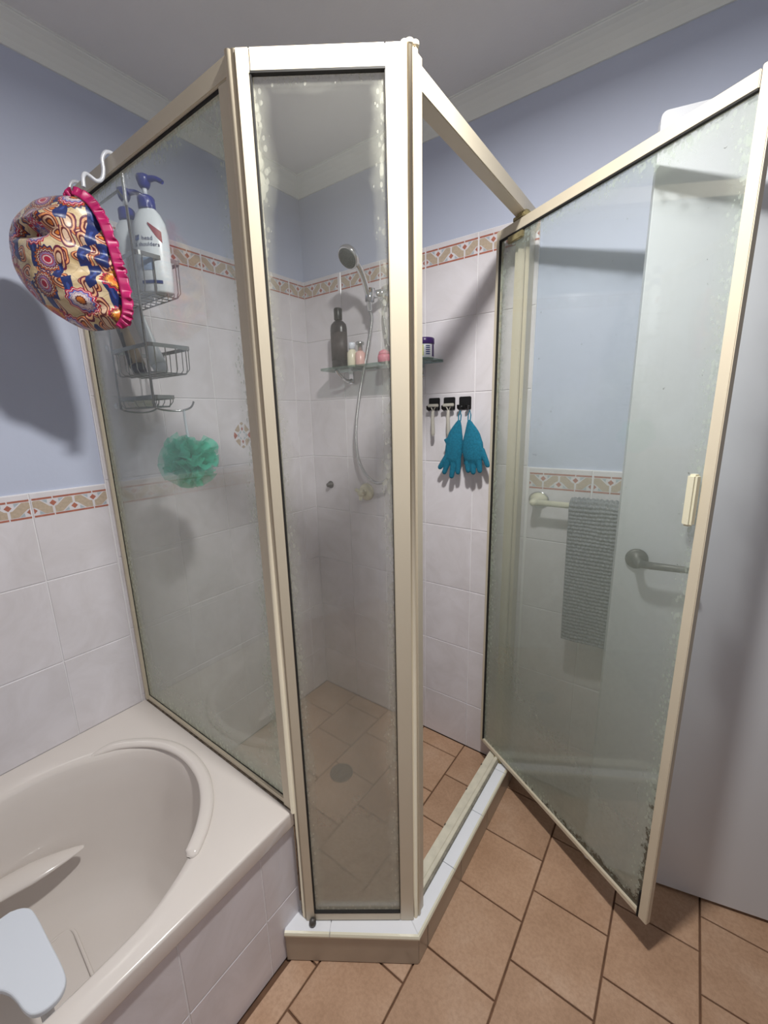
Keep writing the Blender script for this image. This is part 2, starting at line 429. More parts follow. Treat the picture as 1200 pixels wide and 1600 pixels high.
# left wall inside: u runs along +y
colsL = [-.895, -.687, -.487, -.287, -.087, 0]
for i in range(len(colsL)-1):
    for j in range(len(rows)-1):
        u0, u1 = colsL[i], colsL[i+1]
        dc = None
        if j == 7: dc = (0, min(.2, u1-u0), 1.893)
        put_tile(wall_left, (0, 0, 0), pi/2, u0, u1, rows[j], rows[j+1], M['tile'], dc)
rowsLO = [.17, .432, .688, .944, 1.200]
colsLO = [FY, -2.487, -2.287, -2.087, -1.887, -1.687, -1.487, -1.287, -1.087, -.8975]
for i in range(len(colsLO)-1):
    for j in range(len(rowsLO)-1):
        u0, u1 = colsLO[i], colsLO[i+1]
        dc = None
        if j == 3 and u1-u0 > .15: dc = (0, min(.2, u1-u0), 1.131)
        put_tile(wall_left, (0, 0, 0), pi/2, u0, u1, rowsLO[j], rowsLO[j+1], M['tile'], dc)
# the single lozenge motif printed on one tile of the left wall
def motif():
    V = []; Fc = []; I = []
    def pg(pts, mi):
        n = len(V); V.extend([(0.0006, x, z) for x, z in pts]); Fc.append(list(range(n, len(V)))); I.append(mi)
    for sx in (-1, 1):
        for sz in (-1, 1):
            f = [(sx*.010, sz*.020), (sx*.018, sz*.012), (sx*.034, sz*.020), (sx*.014, sz*.044)]
            f2 = [(sx*.004, sz*.012), (sx*.010, sz*.006), (sx*.014, sz*.010), (sx*.007, sz*.018)]
            if sx*sz > 0: pg(f, 1)
            else: pg(f[::-1], 1)
            pg(f2 if sx*sz > 0 else f2[::-1], 2)
        q = [(sx*.022, 0), (sx*.036, -.014), (sx*.040, 0), (sx*.036, .014)]; pg(q if sx > 0 else q[::-1], 0)
        q = [(sx*.018-.003, -.006), (sx*.018+.003, -.006), (sx*.018+.003, .006), (sx*.018-.003, .006)]; pg(q, 2)
        q = [(-.005, sx*.024), (0, sx*.017), (.005, sx*.024), (0, sx*.034)]; pg(q if sx > 0 else q[::-1], 0)
        q = [(-.009, sx*.046), (0, sx*.038), (.009, sx*.046), (0, sx*.052)]; pg(q if sx > 0 else q[::-1], 1)
    me = mesh('motif_print', V, Fc, I)
    for m in ('print_red', 'print_tan', 'print_grey'): me.materials.append(M[m])
    link('motif_print', me, [M['print_red']], wall_left, (0, -.385, 1.323))
motif()

# cornices: cove along each wall, mitred at the corners
prof = [(.0, -.056), (.005, -.056), (.007, -.050), (.010, -.042), (.017, -.030), (.028, -.018), (.040, -.010), (.050, -.006), (.052, -.004), (.056, -.004), (.056, .002)]
def cornice(name, fn):
    V = []; n = len(prof)
    for e in (0, 1):
        for o_, z in prof: V.append(fn(e, o_, H+z))
    Fc = [[i, i+1, n+i+1, n+i] for i in range(n-1)]
    me = mesh(name, V, Fc); o = link(name, me, M['cornice'])
    for p in me.polygons: p.use_smooth = False
    sol = o.modifiers.new('solid', 'SOLIDIFY'); sol.thickness = .004; sol.offset = 1
    return fin(o, kind='structure')
cornice('trim_1', lambda e, o, z: ((o-.008 if e == 0 else RX-o), .008-o, z))
cornice('trim_2', lambda e, o, z: (-.008+o, (FY+o if e == 0 else .008-o), z))
cornice('trim_3', lambda e, o, z: (RX-o, (.008-o if e == 0 else FY+o), z))
cornice('trim_4', lambda e, o, z: ((RX-o if e == 0 else o), FY+o, z))

# ------------------------------------------------------------------ floor tiles, running bond, 200 x 200
def floor_tiles():
    cache = {}
    def ft(x0, x1, y0, y1):
        g = .0045
        wd, dp = x1-x0-g, y1-y0-g
        if wd < .012 or dp < .012: return
        k = (round(wd, 4), round(dp, 4))
        if k not in cache:
            b = .0016; th = .006
            V = [(0, 0, -th), (wd, 0, -th), (wd, dp, -th), (0, dp, -th), (0, 0, -b), (wd, 0, -b), (wd, dp, -b), (0, dp, -b), (b, b, 0), (wd-b, b, 0), (wd-b, dp-b, 0), (b, dp-b, 0)]
            Fc = [[0, 1, 5, 4], [1, 2, 6, 5], [2, 3, 7, 6], [3, 0, 4, 7], [4, 5, 9, 8], [5, 6, 10, 9], [6, 7, 11, 10], [7, 4, 8, 11], [8, 9, 10, 11]]
            cache[k] = mesh('floor_tile', V, Fc)
        link('floor_tile', cache[k], M['floor_tile'], floor, (x0+g/2, y0+g/2, random.uniform(-.0003, .0003)))
    # inside the shower
    xs = [0, .208, .408, .608, .808, .9525]
    for i in range(5):
        off = (.0, .08, .18, .08, .18)[i] if i else .18
        off = .08 if i in (1, 3) else .18
        y = 0; e = -off
        while y > -.96:
            y1 = max(e, -.96)
            lo_ = y1
            # keep clear of tub and diagonal hob
            lo_ = max(y1, -.872 if xs[i] < .6 else (-.845 if xs[i] < .8 else -.79))
            ft(xs[i], xs[i+1], lo_, y) if y > lo_ else None
            y = e; e -= .2
            if y < -.86: break
    # outside
    x = .8175; k = 0
    cols = [(.752, .818), (.818, 1.02)]+[(1.02+.2*i, min(RX, 1.22+.2*i)) for i in range(6)]
    for i, (a, b) in enumerate(cols):
        even = (i % 2 == 0)          # columns 0,2,4: joints at -.1,-.3 ...
        start = -.1 if even else -.2
        if a >= 1.02-1e-6:
            y = 0; e = start
        else:
            y = -.6 if not even else -.7; e = y-.2
        while y > FY+.001:
            y1 = max(e, FY)
            ft(a, b, y1, y)
            y = e; e -= .2
floor_tiles()

# ------------------------------------------------------------------ shower hob (kerb)
HOB = .098
P1 = Vector((.767, -.924)); P2 = Vector((1.034, -.746)); P3 = Vector((1.033, -.002))
dd = (P2-P1).normalized(); nn = Vector((dd.y, -dd.x))
P0 = P1-dd*((P1.x-.746)/dd.x)
wh = .078
# inner corner
i3 = Vector((P3.x-wh, P3.y)); i0 = P0-nn*wh
tt = ((P3.x-wh)-i0.x)/dd.x; i2 = i0+dd*tt
hob = fin(MB().prism([P0-nn*.008, P2+Vector((-.008, .004)), P3+Vector((-.008, 0)), i3, i2, i0][::1], 0, HOB-.007).build('shower_hob', M['grout']), kind='structure')
ang_d = math.atan2(dd.y, dd.x)
LD = (P2-P0).length
put_tile(hob, (P0.x, P0.y, 0), ang_d, .0, LD, .0, HOB-.010, M['hob_tile'], name='hob_tile')
ycuts = [-.746, -.70, -.50, -.30, -.10, -.003]
for a, b in zip(ycuts[:-1], ycuts[1:]):
    put_tile(hob, (P3.x, 0, 0), pi/2, a, b, 0, HOB-.010, M['hob_tile'], name='hob_tile')
# inner faces
put_tile(hob, (i3.x, 0, 0), -pi/2, .003, -i2.y, 0, HOB-.008, M['hob_tile'], name='hob_tile')
def bull(seg_a, seg_b, inward, cut0=0, cut1=0):
    """bullnose top piece from a to b; 'inward' unit normal pointing into the shower; cuts skew the ends for mitres"""
    a = Vector((seg_a.x, seg_a.y)); b = Vector((seg_b.x, seg_b.y)); d = (b-a).normalized()
    pr_ = [(0, HOB-.013, 1), (-.003, HOB-.011, 1), (-.0035, HOB-.006, 1), (-.001, HOB-.001, 1), (.004, HOB, 0), (.050, HOB, 0), (.050, HOB-.008, 0)]
    V = []; n = len(pr_)
    for e, (p, cut) in enumerate(((a, cut0), (b, cut1))):
        for o_, z, _ in pr_:
            q = p+inward*o_+d*(cut*o_)
            V.append((q.x, q.y, z))
    Fc = [[i, n+i, n+i+1, i+1] for i in range(n-1)]+[[n-1, 2*n-1, n, 0], list(range(n)), [n+i for i in range(n)][::-1]]
    I = [1, 1, 1, 1, 0, 0, 0, 1, 1][:len(Fc)]
    me = mesh('bullnose_tile', V, Fc, [1, 1, 1, 1, 0, 0, 0, 0, 0])
    me.materials.append(M['bullnose']); me.materials.append(M['bullnose_edge'])
    o = link('bullnose_tile', me, [M['bullnose']], hob)
    return o
inn_d = -nn; inn_r = Vector((-1, 0))
th_m = math.tan((math.atan2(1, 0)-ang_d)/2)      # mitre at P2
c1 = P0+dd*.118
bull(P0+dd*.001, c1-dd*.001, inn_d, 0, 0)
bull(c1+dd*.001, P2, inn_d, 0, -th_m)
ys = [-.746, -.548, -.345, -.142, -.004]
for k in range(4):
    bull(Vector((P3.x, ys[k]+(.001 if k else 0))), Vector((P3.x, ys[k+1]-.001)), inn_r, th_m if k == 0 else 0, 0)

# ------------------------------------------------------------------ bathtub
TZ = .433; TX = .752; TY1 = -.872; TY0 = -2.50
tub = empty('bathtub', (.38, -1.68, 0), 'off-white acrylic bathtub with moulded headrest ridge beside the shower', 'bathtub')
to = Vector(tub.location)
def tub_shell():
    cx, cy = .393, -1.66
    half = [(0, -.951), (.085, -.955), (.15, -.980), (.205, -1.024), (.245, -1.085), (.274, -1.14), (.296, -1.205), (.304, -1.29), (.307, -1.42),
            (.307, -1.95), (.300, -2.10), (.27, -2.23), (.20, -2.33), (.10, -2.37), (0, -2.38)]
    pts = [(cx+x, y) for x, y in half]+[(cx-x, y) for x, y in half[::-1][1:-1]]
    pts = spline([(x, y, 0) for x, y in pts], 8, True)
    N = 176
    corners = [math.atan2(y-cy, x-cx) for x, y in ((0, TY1), (TX, TY1), (TX, TY0), (0, TY0))]
    angs = sorted([-pi+2*pi*k/N for k in range(N)]+corners)
    def hit(poly, a):
        d = Vector((math.cos(a), math.sin(a))); best = None
        for k in range(len(poly)):
            p, q = poly[k], poly[(k+1) % len(poly)]
            ax, ay = p[0]-cx, p[1]-cy; ex, ey = q[0]-p[0], q[1]-p[1]
            den = d.x*ey-d.y*ex
            if abs(den) < 1e-12: continue
            t = (ax*ey-ay*ex)/den; u = (ax*d.y-ay*d.x)/den
            if t > 0 and -1e-6 <= u <= 1+1e-6: best = t if best is None else max(best, t)
        return best
    pin = [(p.x, p.y) for p in pts]
    rect = [(0, TY1), (TX, TY1), (TX, TY0), (0, TY0)]
    rects = [(0.0, 1), (-.004, 1)]
    rin = [hit(pin, a) for a in angs]
    rout = [hit(rect, a) for a in angs]
    rings = []
    def rr(xo, yo, z, base='in'):
        out = []
        for a, ri, ro_ in zip(angs, rin, rout):
            r = ri if base == 'in' else ro_
            x, y = cx+math.cos(a)*r, cy+math.sin(a)*r
            out.append((x, y, z))
        return out
    # outer lip: bottom, side, rounded top
    outer = [(x, y) for x, y, _ in rr(0, 0, 0, 'out')]
    def inset(d, z): return [(min(max(x, 0+d*0), TX-d), min(max(y, TY0+d), TY1-d), z) for x, y in outer]
    for d_, z_ in ((.008, TZ-.046), (.001, TZ-.045), (0, TZ-.042), (0, TZ-.007), (.0008, TZ-.003), (.003, TZ-.0008), (.007, TZ), (.011, TZ)): rings.append(inset(d_, z_))
    # slight dip in the rim deck
    def lerp(f, z):
        return [(x0+(x1-x0)*f, y0+(y1-y0)*f, z) for (x0, y0), (x1, y1, _) in zip(outer, rr(0, 0, 0))]
    rings.append([(x0+(x1-x0)*.35, y0+(y1-y0)*.35, TZ) for (x0, y0), (x1, y1, _) in zip(outer, rr(0, 0, 0))])
    rings.append(lerp(.9, TZ-.001)); rings.append(lerp(1.0, TZ-.004))
    base = rr(0, 0, 0)
    for sx, sy0, sy1, z in ((.985, .992, .994, TZ-.014), (.965, .98, .985, TZ-.04), (.93, .955, .97, TZ-.12), (.89, .92, .95, TZ-.20), (.84, .88, .93, TZ-.28),
                            (.77, .83, .90, TZ-.335), (.68, .78, .87, TZ-.362), (.5, .66, .75, TZ-.372), (.2, .3, .4, TZ-.374)):
        out = []
        for x, y, _ in base:
            sy = sy0 if y > cy else sy1
            out.append((cx+(x-cx)*sx, cy+(y-cy)*sy, z))
        rings.append(out)
    V = []; Fc = []; n = len(angs)
    for r in rings: V += r
    for i in range(len(rings)-1):
        for k in range(n):
            Fc.append([i*n+k, i*n+(k+1) % n, (i+1)*n+(k+1) % n, (i+1)*n+k])
    V.append((cx, cy, TZ-.374)); c = len(V)-1; b = (len(rings)-1)*n
    for k in range(n): Fc.append([b+k, b+(k+1) % n, c])
    me = mesh('tub_shell', [Vector(v)-to for v in V], Fc)
    o = link('tub_shell', me, M['acrylic'], tub, smooth=True)
    return o
tub_shell()
ridge = [(.127, -1.098, TZ-.004), (.150, -1.040, TZ), (.222, -.978, TZ+.001), (.30, -.947, TZ+.002), (.385, -.940, TZ+.002), (.475, -.955, TZ+.002), (.55, -.990, TZ+.002), (.603, -1.034, TZ+.001), (.638, -1.078, TZ), (.645, -1.094, TZ-.003)]
rp = spline(ridge, 8); nr = len(rp)
MB().tube(rp, [.006+.011*min(1, min(i, nr-1-i)/6) for i in range(nr)], 14, flat=.55).build('headrest_ridge', M['acrylic'], tub, sub=to)
al = spline([(.110, -2.0, .225), (.125, -1.7, .230), (.142, -1.45, .232), (.160, -1.34, .232), (.178, -1.26, .230), (.190, -1.21, .228), (.200, -1.175, .228)], 8)
MB().tube(al, [.036 if i < len(al)-20 else .036*max(.05, (len(al)-i)/20)**.8 for i in range(len(al))], 18, flat=.34).build('armrest_ledge', M['acrylic'], tub, sub=to)
MB().tube(spline([(.244, -1.30, .064), (.246, -1.262, .064), (.262, -1.248, .064), (.32, -1.250, .064), (.50, -1.262, .064)], 6), .004, 8, flat=.5).build('foot_ridge', M['acrylic'], tub, sub=to)
sil = MB().box((.012, TY1-.0145, TZ-.001), (TX-.004, TY1-.0095, TZ+.0035)); sil.box((TX-.006, TY1-.010, TZ-.05), (TX+.003, TY1+.001, TZ+.001))
sil.build('silicone_seal', M['mould'], tub, sub=to)
# tiled front of the bath
apron = fin(MB().box((.700, FY+.003, 0), (.7405, -.876, TZ-.045)).build('bath_front', M['grout']), kind='structure')
uc = [FY+.01, -2.38, -2.18, -1.98, -1.78, -1.58, -1.38, -1.18, -.98, -.877]
for a, b in zip(uc[:-1], uc[1:]):
    for z0, z1 in ((.0, .182), (.182, TZ-.043)):
        put_tile(apron, (.742, 0, 0), pi/2, a, b, z0, z1, M['tile'])

# ------------------------------------------------------------------ shower enclosure
SH = 1.976
enc = empty('shower_enclosure', (.95, -.45, HOB), 'cream-framed glass shower enclosure with angled front pane and open pivot door', 'shower')
eo = Vector(enc.location)
fm = M['frame']
PY = -.874
def local(part, name, mats, loc, ang, parent=enc):
    p = Vector(loc)-eo if parent is enc else Vector(loc)
    return part.build(name, mats, parent, p, (0, 0, ang))
# side panel above the bath (local x along +x, y depth)
sp_len = .752
b = MB()
b.box((0, -.012, 0), (.016, .012, SH-TZ-.003), bev=.002)
b.box((.0, -.012, SH-TZ-.034), (sp_len, .012, SH-TZ), bev=.002)
b.box((.0, -.009, 0), (sp_len, .009, .016), bev=.002)
b.box((sp_len-.030, -.012, 0), (sp_len, .012, SH-TZ-.0345), bev=.002)
side = local(b, 'side_panel_frame', fm, (.0, PY, TZ+.003), 0)
gA = glass_mat('side_pane_glass', sp_len-.04, SH-TZ-.04, base=.03, low=.13, lowz=.75, edge=.16, edgew=.06, blur=.22, blurz=.9, scum=(216, 224, 208), tint=(.955, .965, .955, 1))
g = MB().box((0, -.0025, 0), (sp_len-.046+.006, .0025, SH-TZ-.050+.008)); g.build('glass_pane', gA, side, (.013, 0, .012))
se = MB().box((.016, -.0075, SH-TZ-.037), (sp_len-.03, -.0025, SH-TZ-.034)).box((.016, -.0040, .016), (.0185, -.0025, SH-TZ-.034)).box((.016, -.0040, .016), (sp_len-.03, -.0025, .0180))
se.build('rubber_seal', M['seal'], side)
# corner post by the bath
PA = Vector((.7665, -.8815)); PB = Vector((1.006, -.712))
ud = (PB-PA).normalized(); angp = math.atan2(ud.y, ud.x); LP = (PB-PA).length
b = MB()
b.tube([(.7585, -.8860, TZ+.004), (.7585, -.8860, SH+.002)], .0065, 12)
b.tube([(.7640, -.8780, HOB), (.7640, -.8780, SH+.003)], .0085, 12)
b.build('corner_post', fm, enc, sub=eo)
MB().box((.7515, -.8815, HOB), (.7555, -.8765, TZ-.05)).build('rubber_seal', M['mould'], enc, sub=eo)
# angled front panel, local x along ud, local y inward
zh = SH-HOB
b = MB()
b.box((.004, -.010, 0), (.027, .014, zh), bev=.0015)
b.box((LP-.043, -.010, 0), (LP-.008, .018, zh), bev=.0015)
b.box((.0272, -.010, zh-.034), (LP-.0432, .004, zh), bev=.0015)
b.box((.0272, -.010, 0.002), (LP-.0432, .006, .026), bev=.0015)
front = local(b, 'front_panel_frame', fm, (PA.x, PA.y, HOB), angp)
gw = LP-.066
gB = glass_mat('front_pane_glass', gw, zh-.05, base=.03, low=.26, lowz=.95, edge=.26, edgew=.03, blur=.55, blurz=1.35, scum=(226, 226, 212), tint=(.985, .99, .985, 1))
MB().box((0, -.0025, 0), (gw, .0025, zh-.054)).build('glass_pane', gB, front, (.025, 0, .024))
MB().box((.027, -.0115, zh-.037), (LP-.043, -.0025, zh-.0335)).box((.0265, -.0105, .026), (.0290, -.0025, zh-.034)).box((LP-.0445, -.0105, .026), (LP-.0428, -.0025, zh-.034)).box((.027, -.0105, .0255), (LP-.043, -.0025, .0275)).build('rubber_seal', M['seal'], front)
MB().lathe([(.007, 0), (.009, .004), (.009, .012), (.005, .018), (.001, .019)], 12).build('corner_fitting', M['screw'], front, (.022, -.018, .0))
# post between front panel and doorway
b = MB()
b.box((.9995, -.7110, HOB), (1.0125, -.6985, SH+.001), bev=.003)
b.box((.9750, -.7000, HOB), (1.0085, -.6800, SH), bev=.002)
b.tube([(1.0035, -.7135, HOB), (1.0035, -.7135, SH+.004)], .0055, 10)
b.build('door_post', fm, enc, sub=eo)
b = MB()
for q in ((1.0035, -.7135), (1.0085, -.7045), (.996, -.716)):
    b.lathe([(.006, 0), (.0075, .003), (.0070, .007), (.003, .010)], 12, mat=Matrix.Translation((q[0], q[1], SH)))
b.build('post_cap', fm, enc, sub=eo)
# header over the doorway, wall channel, sill track
MB().box((.966, -.690, SH-.040), (1.000, -.001, SH), bev=.002).build('header_rail', fm, enc, sub=eo)
MB().box((.957, -.052, HOB), (1.000, -.001, SH-.040), bev=.002).box((.970, -.066, HOB+.02), (.990, -.050, SH-.06), bev=.002).build('wall_channel', fm, enc, sub=eo)
b = MB().box((.9490, -.690, HOB-.006), (.9770, -.066, HOB+.006), bev=.0015).box((.9790, -.690, HOB), (.9905, -.066, HOB+.013), bev=.0015)
b.build('sill_track', M['track'], enc, sub=eo)
MB().box((.9900, -.690, HOB-.001), (.9965, -.066, HOB+.009), bev=.001).build('track_side', M['track_grey'], enc, sub=eo)
for yy_ in (-.62, -.45, -.29, -.16): MB().box((.9475, yy_, HOB+.004), (.951, yy_+.006, HOB+.0075)).build('track_clip', M['mould'], enc, sub=eo)
# pivot door
DA = math.radians(-30.36); DP = Vector((.993, -.0966)); dz0, dz1 = .112, 1.924; dh = dz1-dz0
t0, t1 = -.106, .588
dloc = (DP.x, DP.y, dz0)
b = MB()
b.box((t0, -.009, 0), (t0+.016, .009, dh), bev=.0015)
b.box((t1-.022, -.009, -.004), (t1, .007, dh+.004), bev=.0015)
b.box((t0+.0162, -.009, dh-.028), (t1-.0232, .009, dh), bev=.0015)
b.box((t0+.0162, -.009, 0), (t1-.0232, .009, .015), bev=.0015)
door = local(b, 'shower_door', fm, dloc, DA)
gwd = t1-t0-.033; ghd = dh-.037
gD = glass_mat('door_pane_glass', gwd, ghd, base=.045, low=.20, lowz=1.35, edge=.16, edgew=.05, blur=.3, blurz=.8, mould=.045, mould_corner=.15, scum=(214, 224, 212), tint=(.968, .98, .974, 1))
MB().box((0, -.0025, 0), (gwd, .0025, ghd)).build('glass_pane', gD, door, (t0+.014, 0, .012))
MB().box((t0+.016, -.0105, dh-.0315), (t1-.023, -.0025, dh-.028)).box((t0+.0155, -.0105, .015), (t0+.018, -.0025, dh-.028)).build('rubber_seal', M['seal'], door)
MB().box((t1-.040, -.028, 1.152-dz0), (t1-.0215, -.0095, 1.258-dz0), bev=.004).build('door_handle', M['cream_plastic'], door)['label'] = 'cream pull handle'
MB().box((t1-.0270, -.0100, -.006), (t1-.0225, .010, .075), bev=.001).build('corner_gap_seal', M['seal'], door)
b = MB().box((-.036, -.008, dh), (.020, .010, dh+.012), bev=.002).box((-.012, -.014, dh+.002), (.012, .014, dh+.020), bev=.003)
b.build('pivot_bracket', M['frame_dirty'], door)
MB().box((-.020, -.010, -.016), (.018, .010, 0), bev=.003).build('pivot_bracket', M['frame_dirty'], door)
MB().box((-.055, -.009, dh-.050), (.010, -.001, dh-.028), bev=.002).build('pivot_plate', M['frame_dirty'], door)

# ------------------------------------------------------------------ room door, opened back towards the wall
rd_o = Vector((1.3235, -.2275)); rd_e = Vector((2.115, -.0380)); rdir = (rd_e-rd_o).normalized(); rang = math.atan2(rdir.y, rdir.x); rl = .81
def rounded_rect(x0, z0, x1, z1, r, n=6, rc=(1, 1, 1, 1)):
    out = []
    for k, (cx_, cz_, a0) in enumerate(((x1-r, z0+r, -pi/2), (x1-r, z1-r, 0), (x0+r, z1-r, pi/2), (x0+r, z0+r, pi))):
        if rc[k]:
            for i in range(n+1):
                a = a0+pi/2*i/n; out.append((cx_+r*math.cos(a), cz_+r*math.sin(a)))
        else: out.append([(x1, z0), (x1, z1), (x0, z1), (x0, z0)][k])
    return out
pts = rounded_rect(0, .012, rl, 1.997, .012)
mt = Matrix(((1, 0, 0, 0), (0, 0, 1, 0), (0, 1, 0, 0), (0, 0, 0, 1)))
b = MB().prism(pts[::-1], 0, .035, mat=mt)
rdoor = b.build('door_1', M['white_door'], None, (rd_o.x, rd_o.y, 0), (0, 0, rang)); rdoor['kind'] = 'structure'
bm_ = rdoor.modifiers.new('b', 'BEVEL'); bm_.width = .0015; bm_.segments = 2
b = MB(); rt = Matrix.Translation((.048, 0, 1.012)) @ Matrix.Rotation(pi/2, 4, 'X')
b.lathe([(.026, 0), (.026, .006), (.022, .009), (.010, .010), (.009, .045), (.006, .050)], 24, mat=rt)
b.tube([(.048, -.044, 1.012), (.075, -.048, 1.011), (.16, -.046, 1.008)], [.010, .0095, .008], 12)
b.build('door_handle', M['screw'], rdoor)['label'] = 'dark satin lever handle'

# ------------------------------------------------------------------ ceiling light
cl = empty('ceiling_light', (LIGHT_POS[0], LIGHT_POS[1], H), 'round ceiling light above the bathroom floor', 'lamp')
b = MB().lathe([(.085, 0), (.085, -.022), (.070, -.034), (.058, -.036)][::-1], 32); b.build('lamp_housing', M['white_plastic'], cl)
N = NT('lamp_diffuser'); em = N.n('ShaderNodeEmission', {'Color': (1, .98, .95, 1), 'Strength': 20}); N.surf(em)
b = MB().lathe([(.052, -.036), (.052, -.058), (.044, -.078), (.025, -.088), (.002, -.090)][::-1], 32)
dif = b.build('lamp_diffuser', N.m, cl)

# ------------------------------------------------------------------ fittings on the back wall
# hand shower on its swivel holder, with hose
hs = empty('hand_shower', (.44, 0, 1.83), 'chrome hand shower in a round wall holder with a looping metal hose', 'shower head')
ho = Vector(hs.location)
rY = lambda x, y, z: Matrix.Translation((x, y, z)) @ Matrix.Rotation(pi/2, 4, 'X')
b = MB().lathe([(.036, 0), (.037, .010), (.033, .020), (.024, .030), (.014, .036), (.013, .052), (.008, .056)], 28, mat=rY(.452, 0, 1.832))
b.tube([(.452, -.045, 1.832), (.428, -.070, 1.826)], .014, 14)
b.tube([(.421, -.078, 1.800), (.426, -.080, 1.846)], [.017, .0185], 16)
b.tube([(.450, -.022, 1.815), (.450, -.022, 1.788)], .010, 12)
b.build('wall_holder', M['chrome'], hs, sub=ho)
hp = spline([(.414, -.068, 1.772), (.420, -.082, 1.815), (.424, -.112, 1.868), (.424, -.146, 1.908), (.420, -.180, 1.932)], 6)
MB().tube(hp, [.0095+.0035*i/(len(hp)-1) for i in range(len(hp))], 14).build('handle', M['chrome'], hs, sub=ho)
nrm = Vector((-.10, -.74, -.66)).normalized(); q = Vector((0, 0, 1)).rotation_difference(nrm).to_matrix().to_4x4()
hm = Matrix.Translation((.418, -.186, 1.925)) @ q
MB().lathe([(.010, -.026), (.026, -.020), (.038, -.008), (.041, .002), (.039, .009), (.036, .010)], 28, mat=hm).build('shower_head', M['chrome'], hs, sub=ho)
b = MB().lathe([(.0355, .008), (.034, .0125), (.002, .0135)], 28, mat=hm)
for rad, cnt in ((.009, 6), (.018, 12), (.027, 18)):
    for k in range(cnt):
        a = 2*pi*k/cnt; b.lathe([(.0018, .0125), (.0012, .0155)], 5, mat=hm @ Matrix.Translation((rad*math.cos(a), rad*math.sin(a), 0)))
b.build('spray_face', M['dark_face'], hs, sub=ho)
def hose_mat():
    N = NT('spiral_metal_hose'); tc = N.n('ShaderNodeTexCoord')
    wv = N.n('ShaderNodeTexWave', {'Scale': 110.0, 'Vector': (tc, 'Object')}, bands_direction='Z')
    bp = N.n('ShaderNodeBump', {'Strength': .7, 'Distance': .001, 'Height': wv})
    p = N.n('ShaderNodeBsdfPrincipled', {'Base Color': (.62, .63, .64, 1), 'Metallic': 1.0, 'Roughness': .25})
    N.t.links.new(bp.outputs[0], p.inputs['Normal']); return N.surf(p)
hs_p = spline([(.413, -.066, 1.775), (.414, -.060, 1.735), (.383, -.055, 1.630), (.334, -.052, 1.464), (.307, -.050, 1.310), (.322, -.048, 1.192), (.386, -.050, 1.122),
               (.456, -.050, 1.128), (.505, -.045, 1.22), (.520, -.040, 1.38), (.497, -.032, 1.56), (.462, -.026, 1.67), (.444, -.022, 1.755), (.450, -.022, 1.792)], 10)
MB().tube(hs_p, .0068, 10).build('hose', hose_mat(), hs, sub=ho)

# glass shelf
sf = empty('glass_shelf', (.43, 0, 1.578), 'frosted glass shelf on two curved metal brackets beneath the shower head', 'shelf')
so = Vector(sf.location)
N = NT('green_edged_glass'); tr = N.n('ShaderNodeBsdfTransparent', {'Color': (.80, .88, .84, 1)}); gl = N.n('ShaderNodeBsdfPrincipled', {'Base Color': srgb(120, 140, 132), 'Roughness': .1})
N.surf(N.n('ShaderNodeMixShader', {0: .35, 1: tr, 2: gl}))
pts = rounded_rect(.170, -.122, .690, -.004, .04, 6, (1, 0, 0, 1))
MB().prism(pts, 1.572, 1.579).build('shelf_pane', N.m, sf, sub=so)
MB().box((.168, -.006, 1.570), (.692, -.001, 1.581)).build('wall_strip', M['chrome'], sf, sub=so)
br = None
for xx in (.255, .600):
    p = spline([(xx, -.002, 1.535), (xx, -.022, 1.530), (xx, -.055, 1.540), (xx, -.085, 1.560), (xx, -.096, 1.571)], 6)
    MB().tube(p, [.008]*8+[.006]*(len(p)-8), 10).box((xx-.012, -.004, 1.520), (xx+.012, -.0005, 1.572), bev=.002).build('bracket', M['chrome'], sf, sub=so)
# things on the shelf
SZ = 1.5795
def bottle(name, label, cat, loc, body_prof, mats, cap_prof=None, sx=1, sy=1, group=None, extra=None):
    e = empty(name, loc, label, cat, group)
    MB().lathe(body_prof, 28, sx=sx, sy=sy).build('body', mats[0], e)
    if cap_prof: MB().lathe(cap_prof, 24, sx=1, sy=1).build('cap', mats[1], e)
    return e
e = bottle('shampoo_bottle', 'tall dark bottle with a black cap at the left end of the glass shelf', 'bottle', (.250, -.065, SZ),
       [(.034, 0), (.037, .004), (.037, .150), (.034, .166), (.022, .178), (.014, .182), (.013, .186)], [M['dark_bottle'], M['black_cap']], [(.0155, .184), (.0165, .186), (.0165, .224), (.014, .228), (.002, .229)], sy=.75)
MB().lathe([(.0374, .030), (.0374, .135)], 28, sy=.75).build('bottle_label', M['bottle_label'], e)
bottle('travel_bottle', 'small cream bottle just right of the tall dark bottle on the glass shelf', 'bottle', (.312, -.060, SZ),
       [(.019, 0), (.021, .003), (.020, .055), (.012, .066), (.010, .068)], [M['cream_plastic'], M['white_plastic']], [(.013, .068), (.013, .090), (.011, .093)])
bottle('pump_vial', 'small clear pink vial with a grey top in the middle of the glass shelf', 'bottle', (.355, -.062, SZ),
       [(.019, 0), (.020, .003), (.020, .048), (.012, .056), (.009, .058)], [M['pink_soft'], M['wire']], [(.010, .058), (.010, .078), (.016, .080), (.017, .088), (.014, .091)])
bottle('pink_pot', 'low pink pot on the glass shelf beside the hose', 'pot', (.478, -.072, SZ),
       [(.020, 0), (.024, .004), (.025, .022), (.023, .030)], [M['pink'], M['pink']], [(.022, .030), (.020, .040), (.010, .047), (.003, .050)])
e = bottle('cream_jar', 'white round jar with a dark purple lid at the right end of the shelf', 'jar', (.648, -.062, SZ),
       [(.030, 0), (.033, .004), (.033, .042), (.031, .048)], [M['jar_white'], M['purple']], [(.0335, .048), (.0345, .050), (.0345, .066), (.032, .069), (.002, .070)])
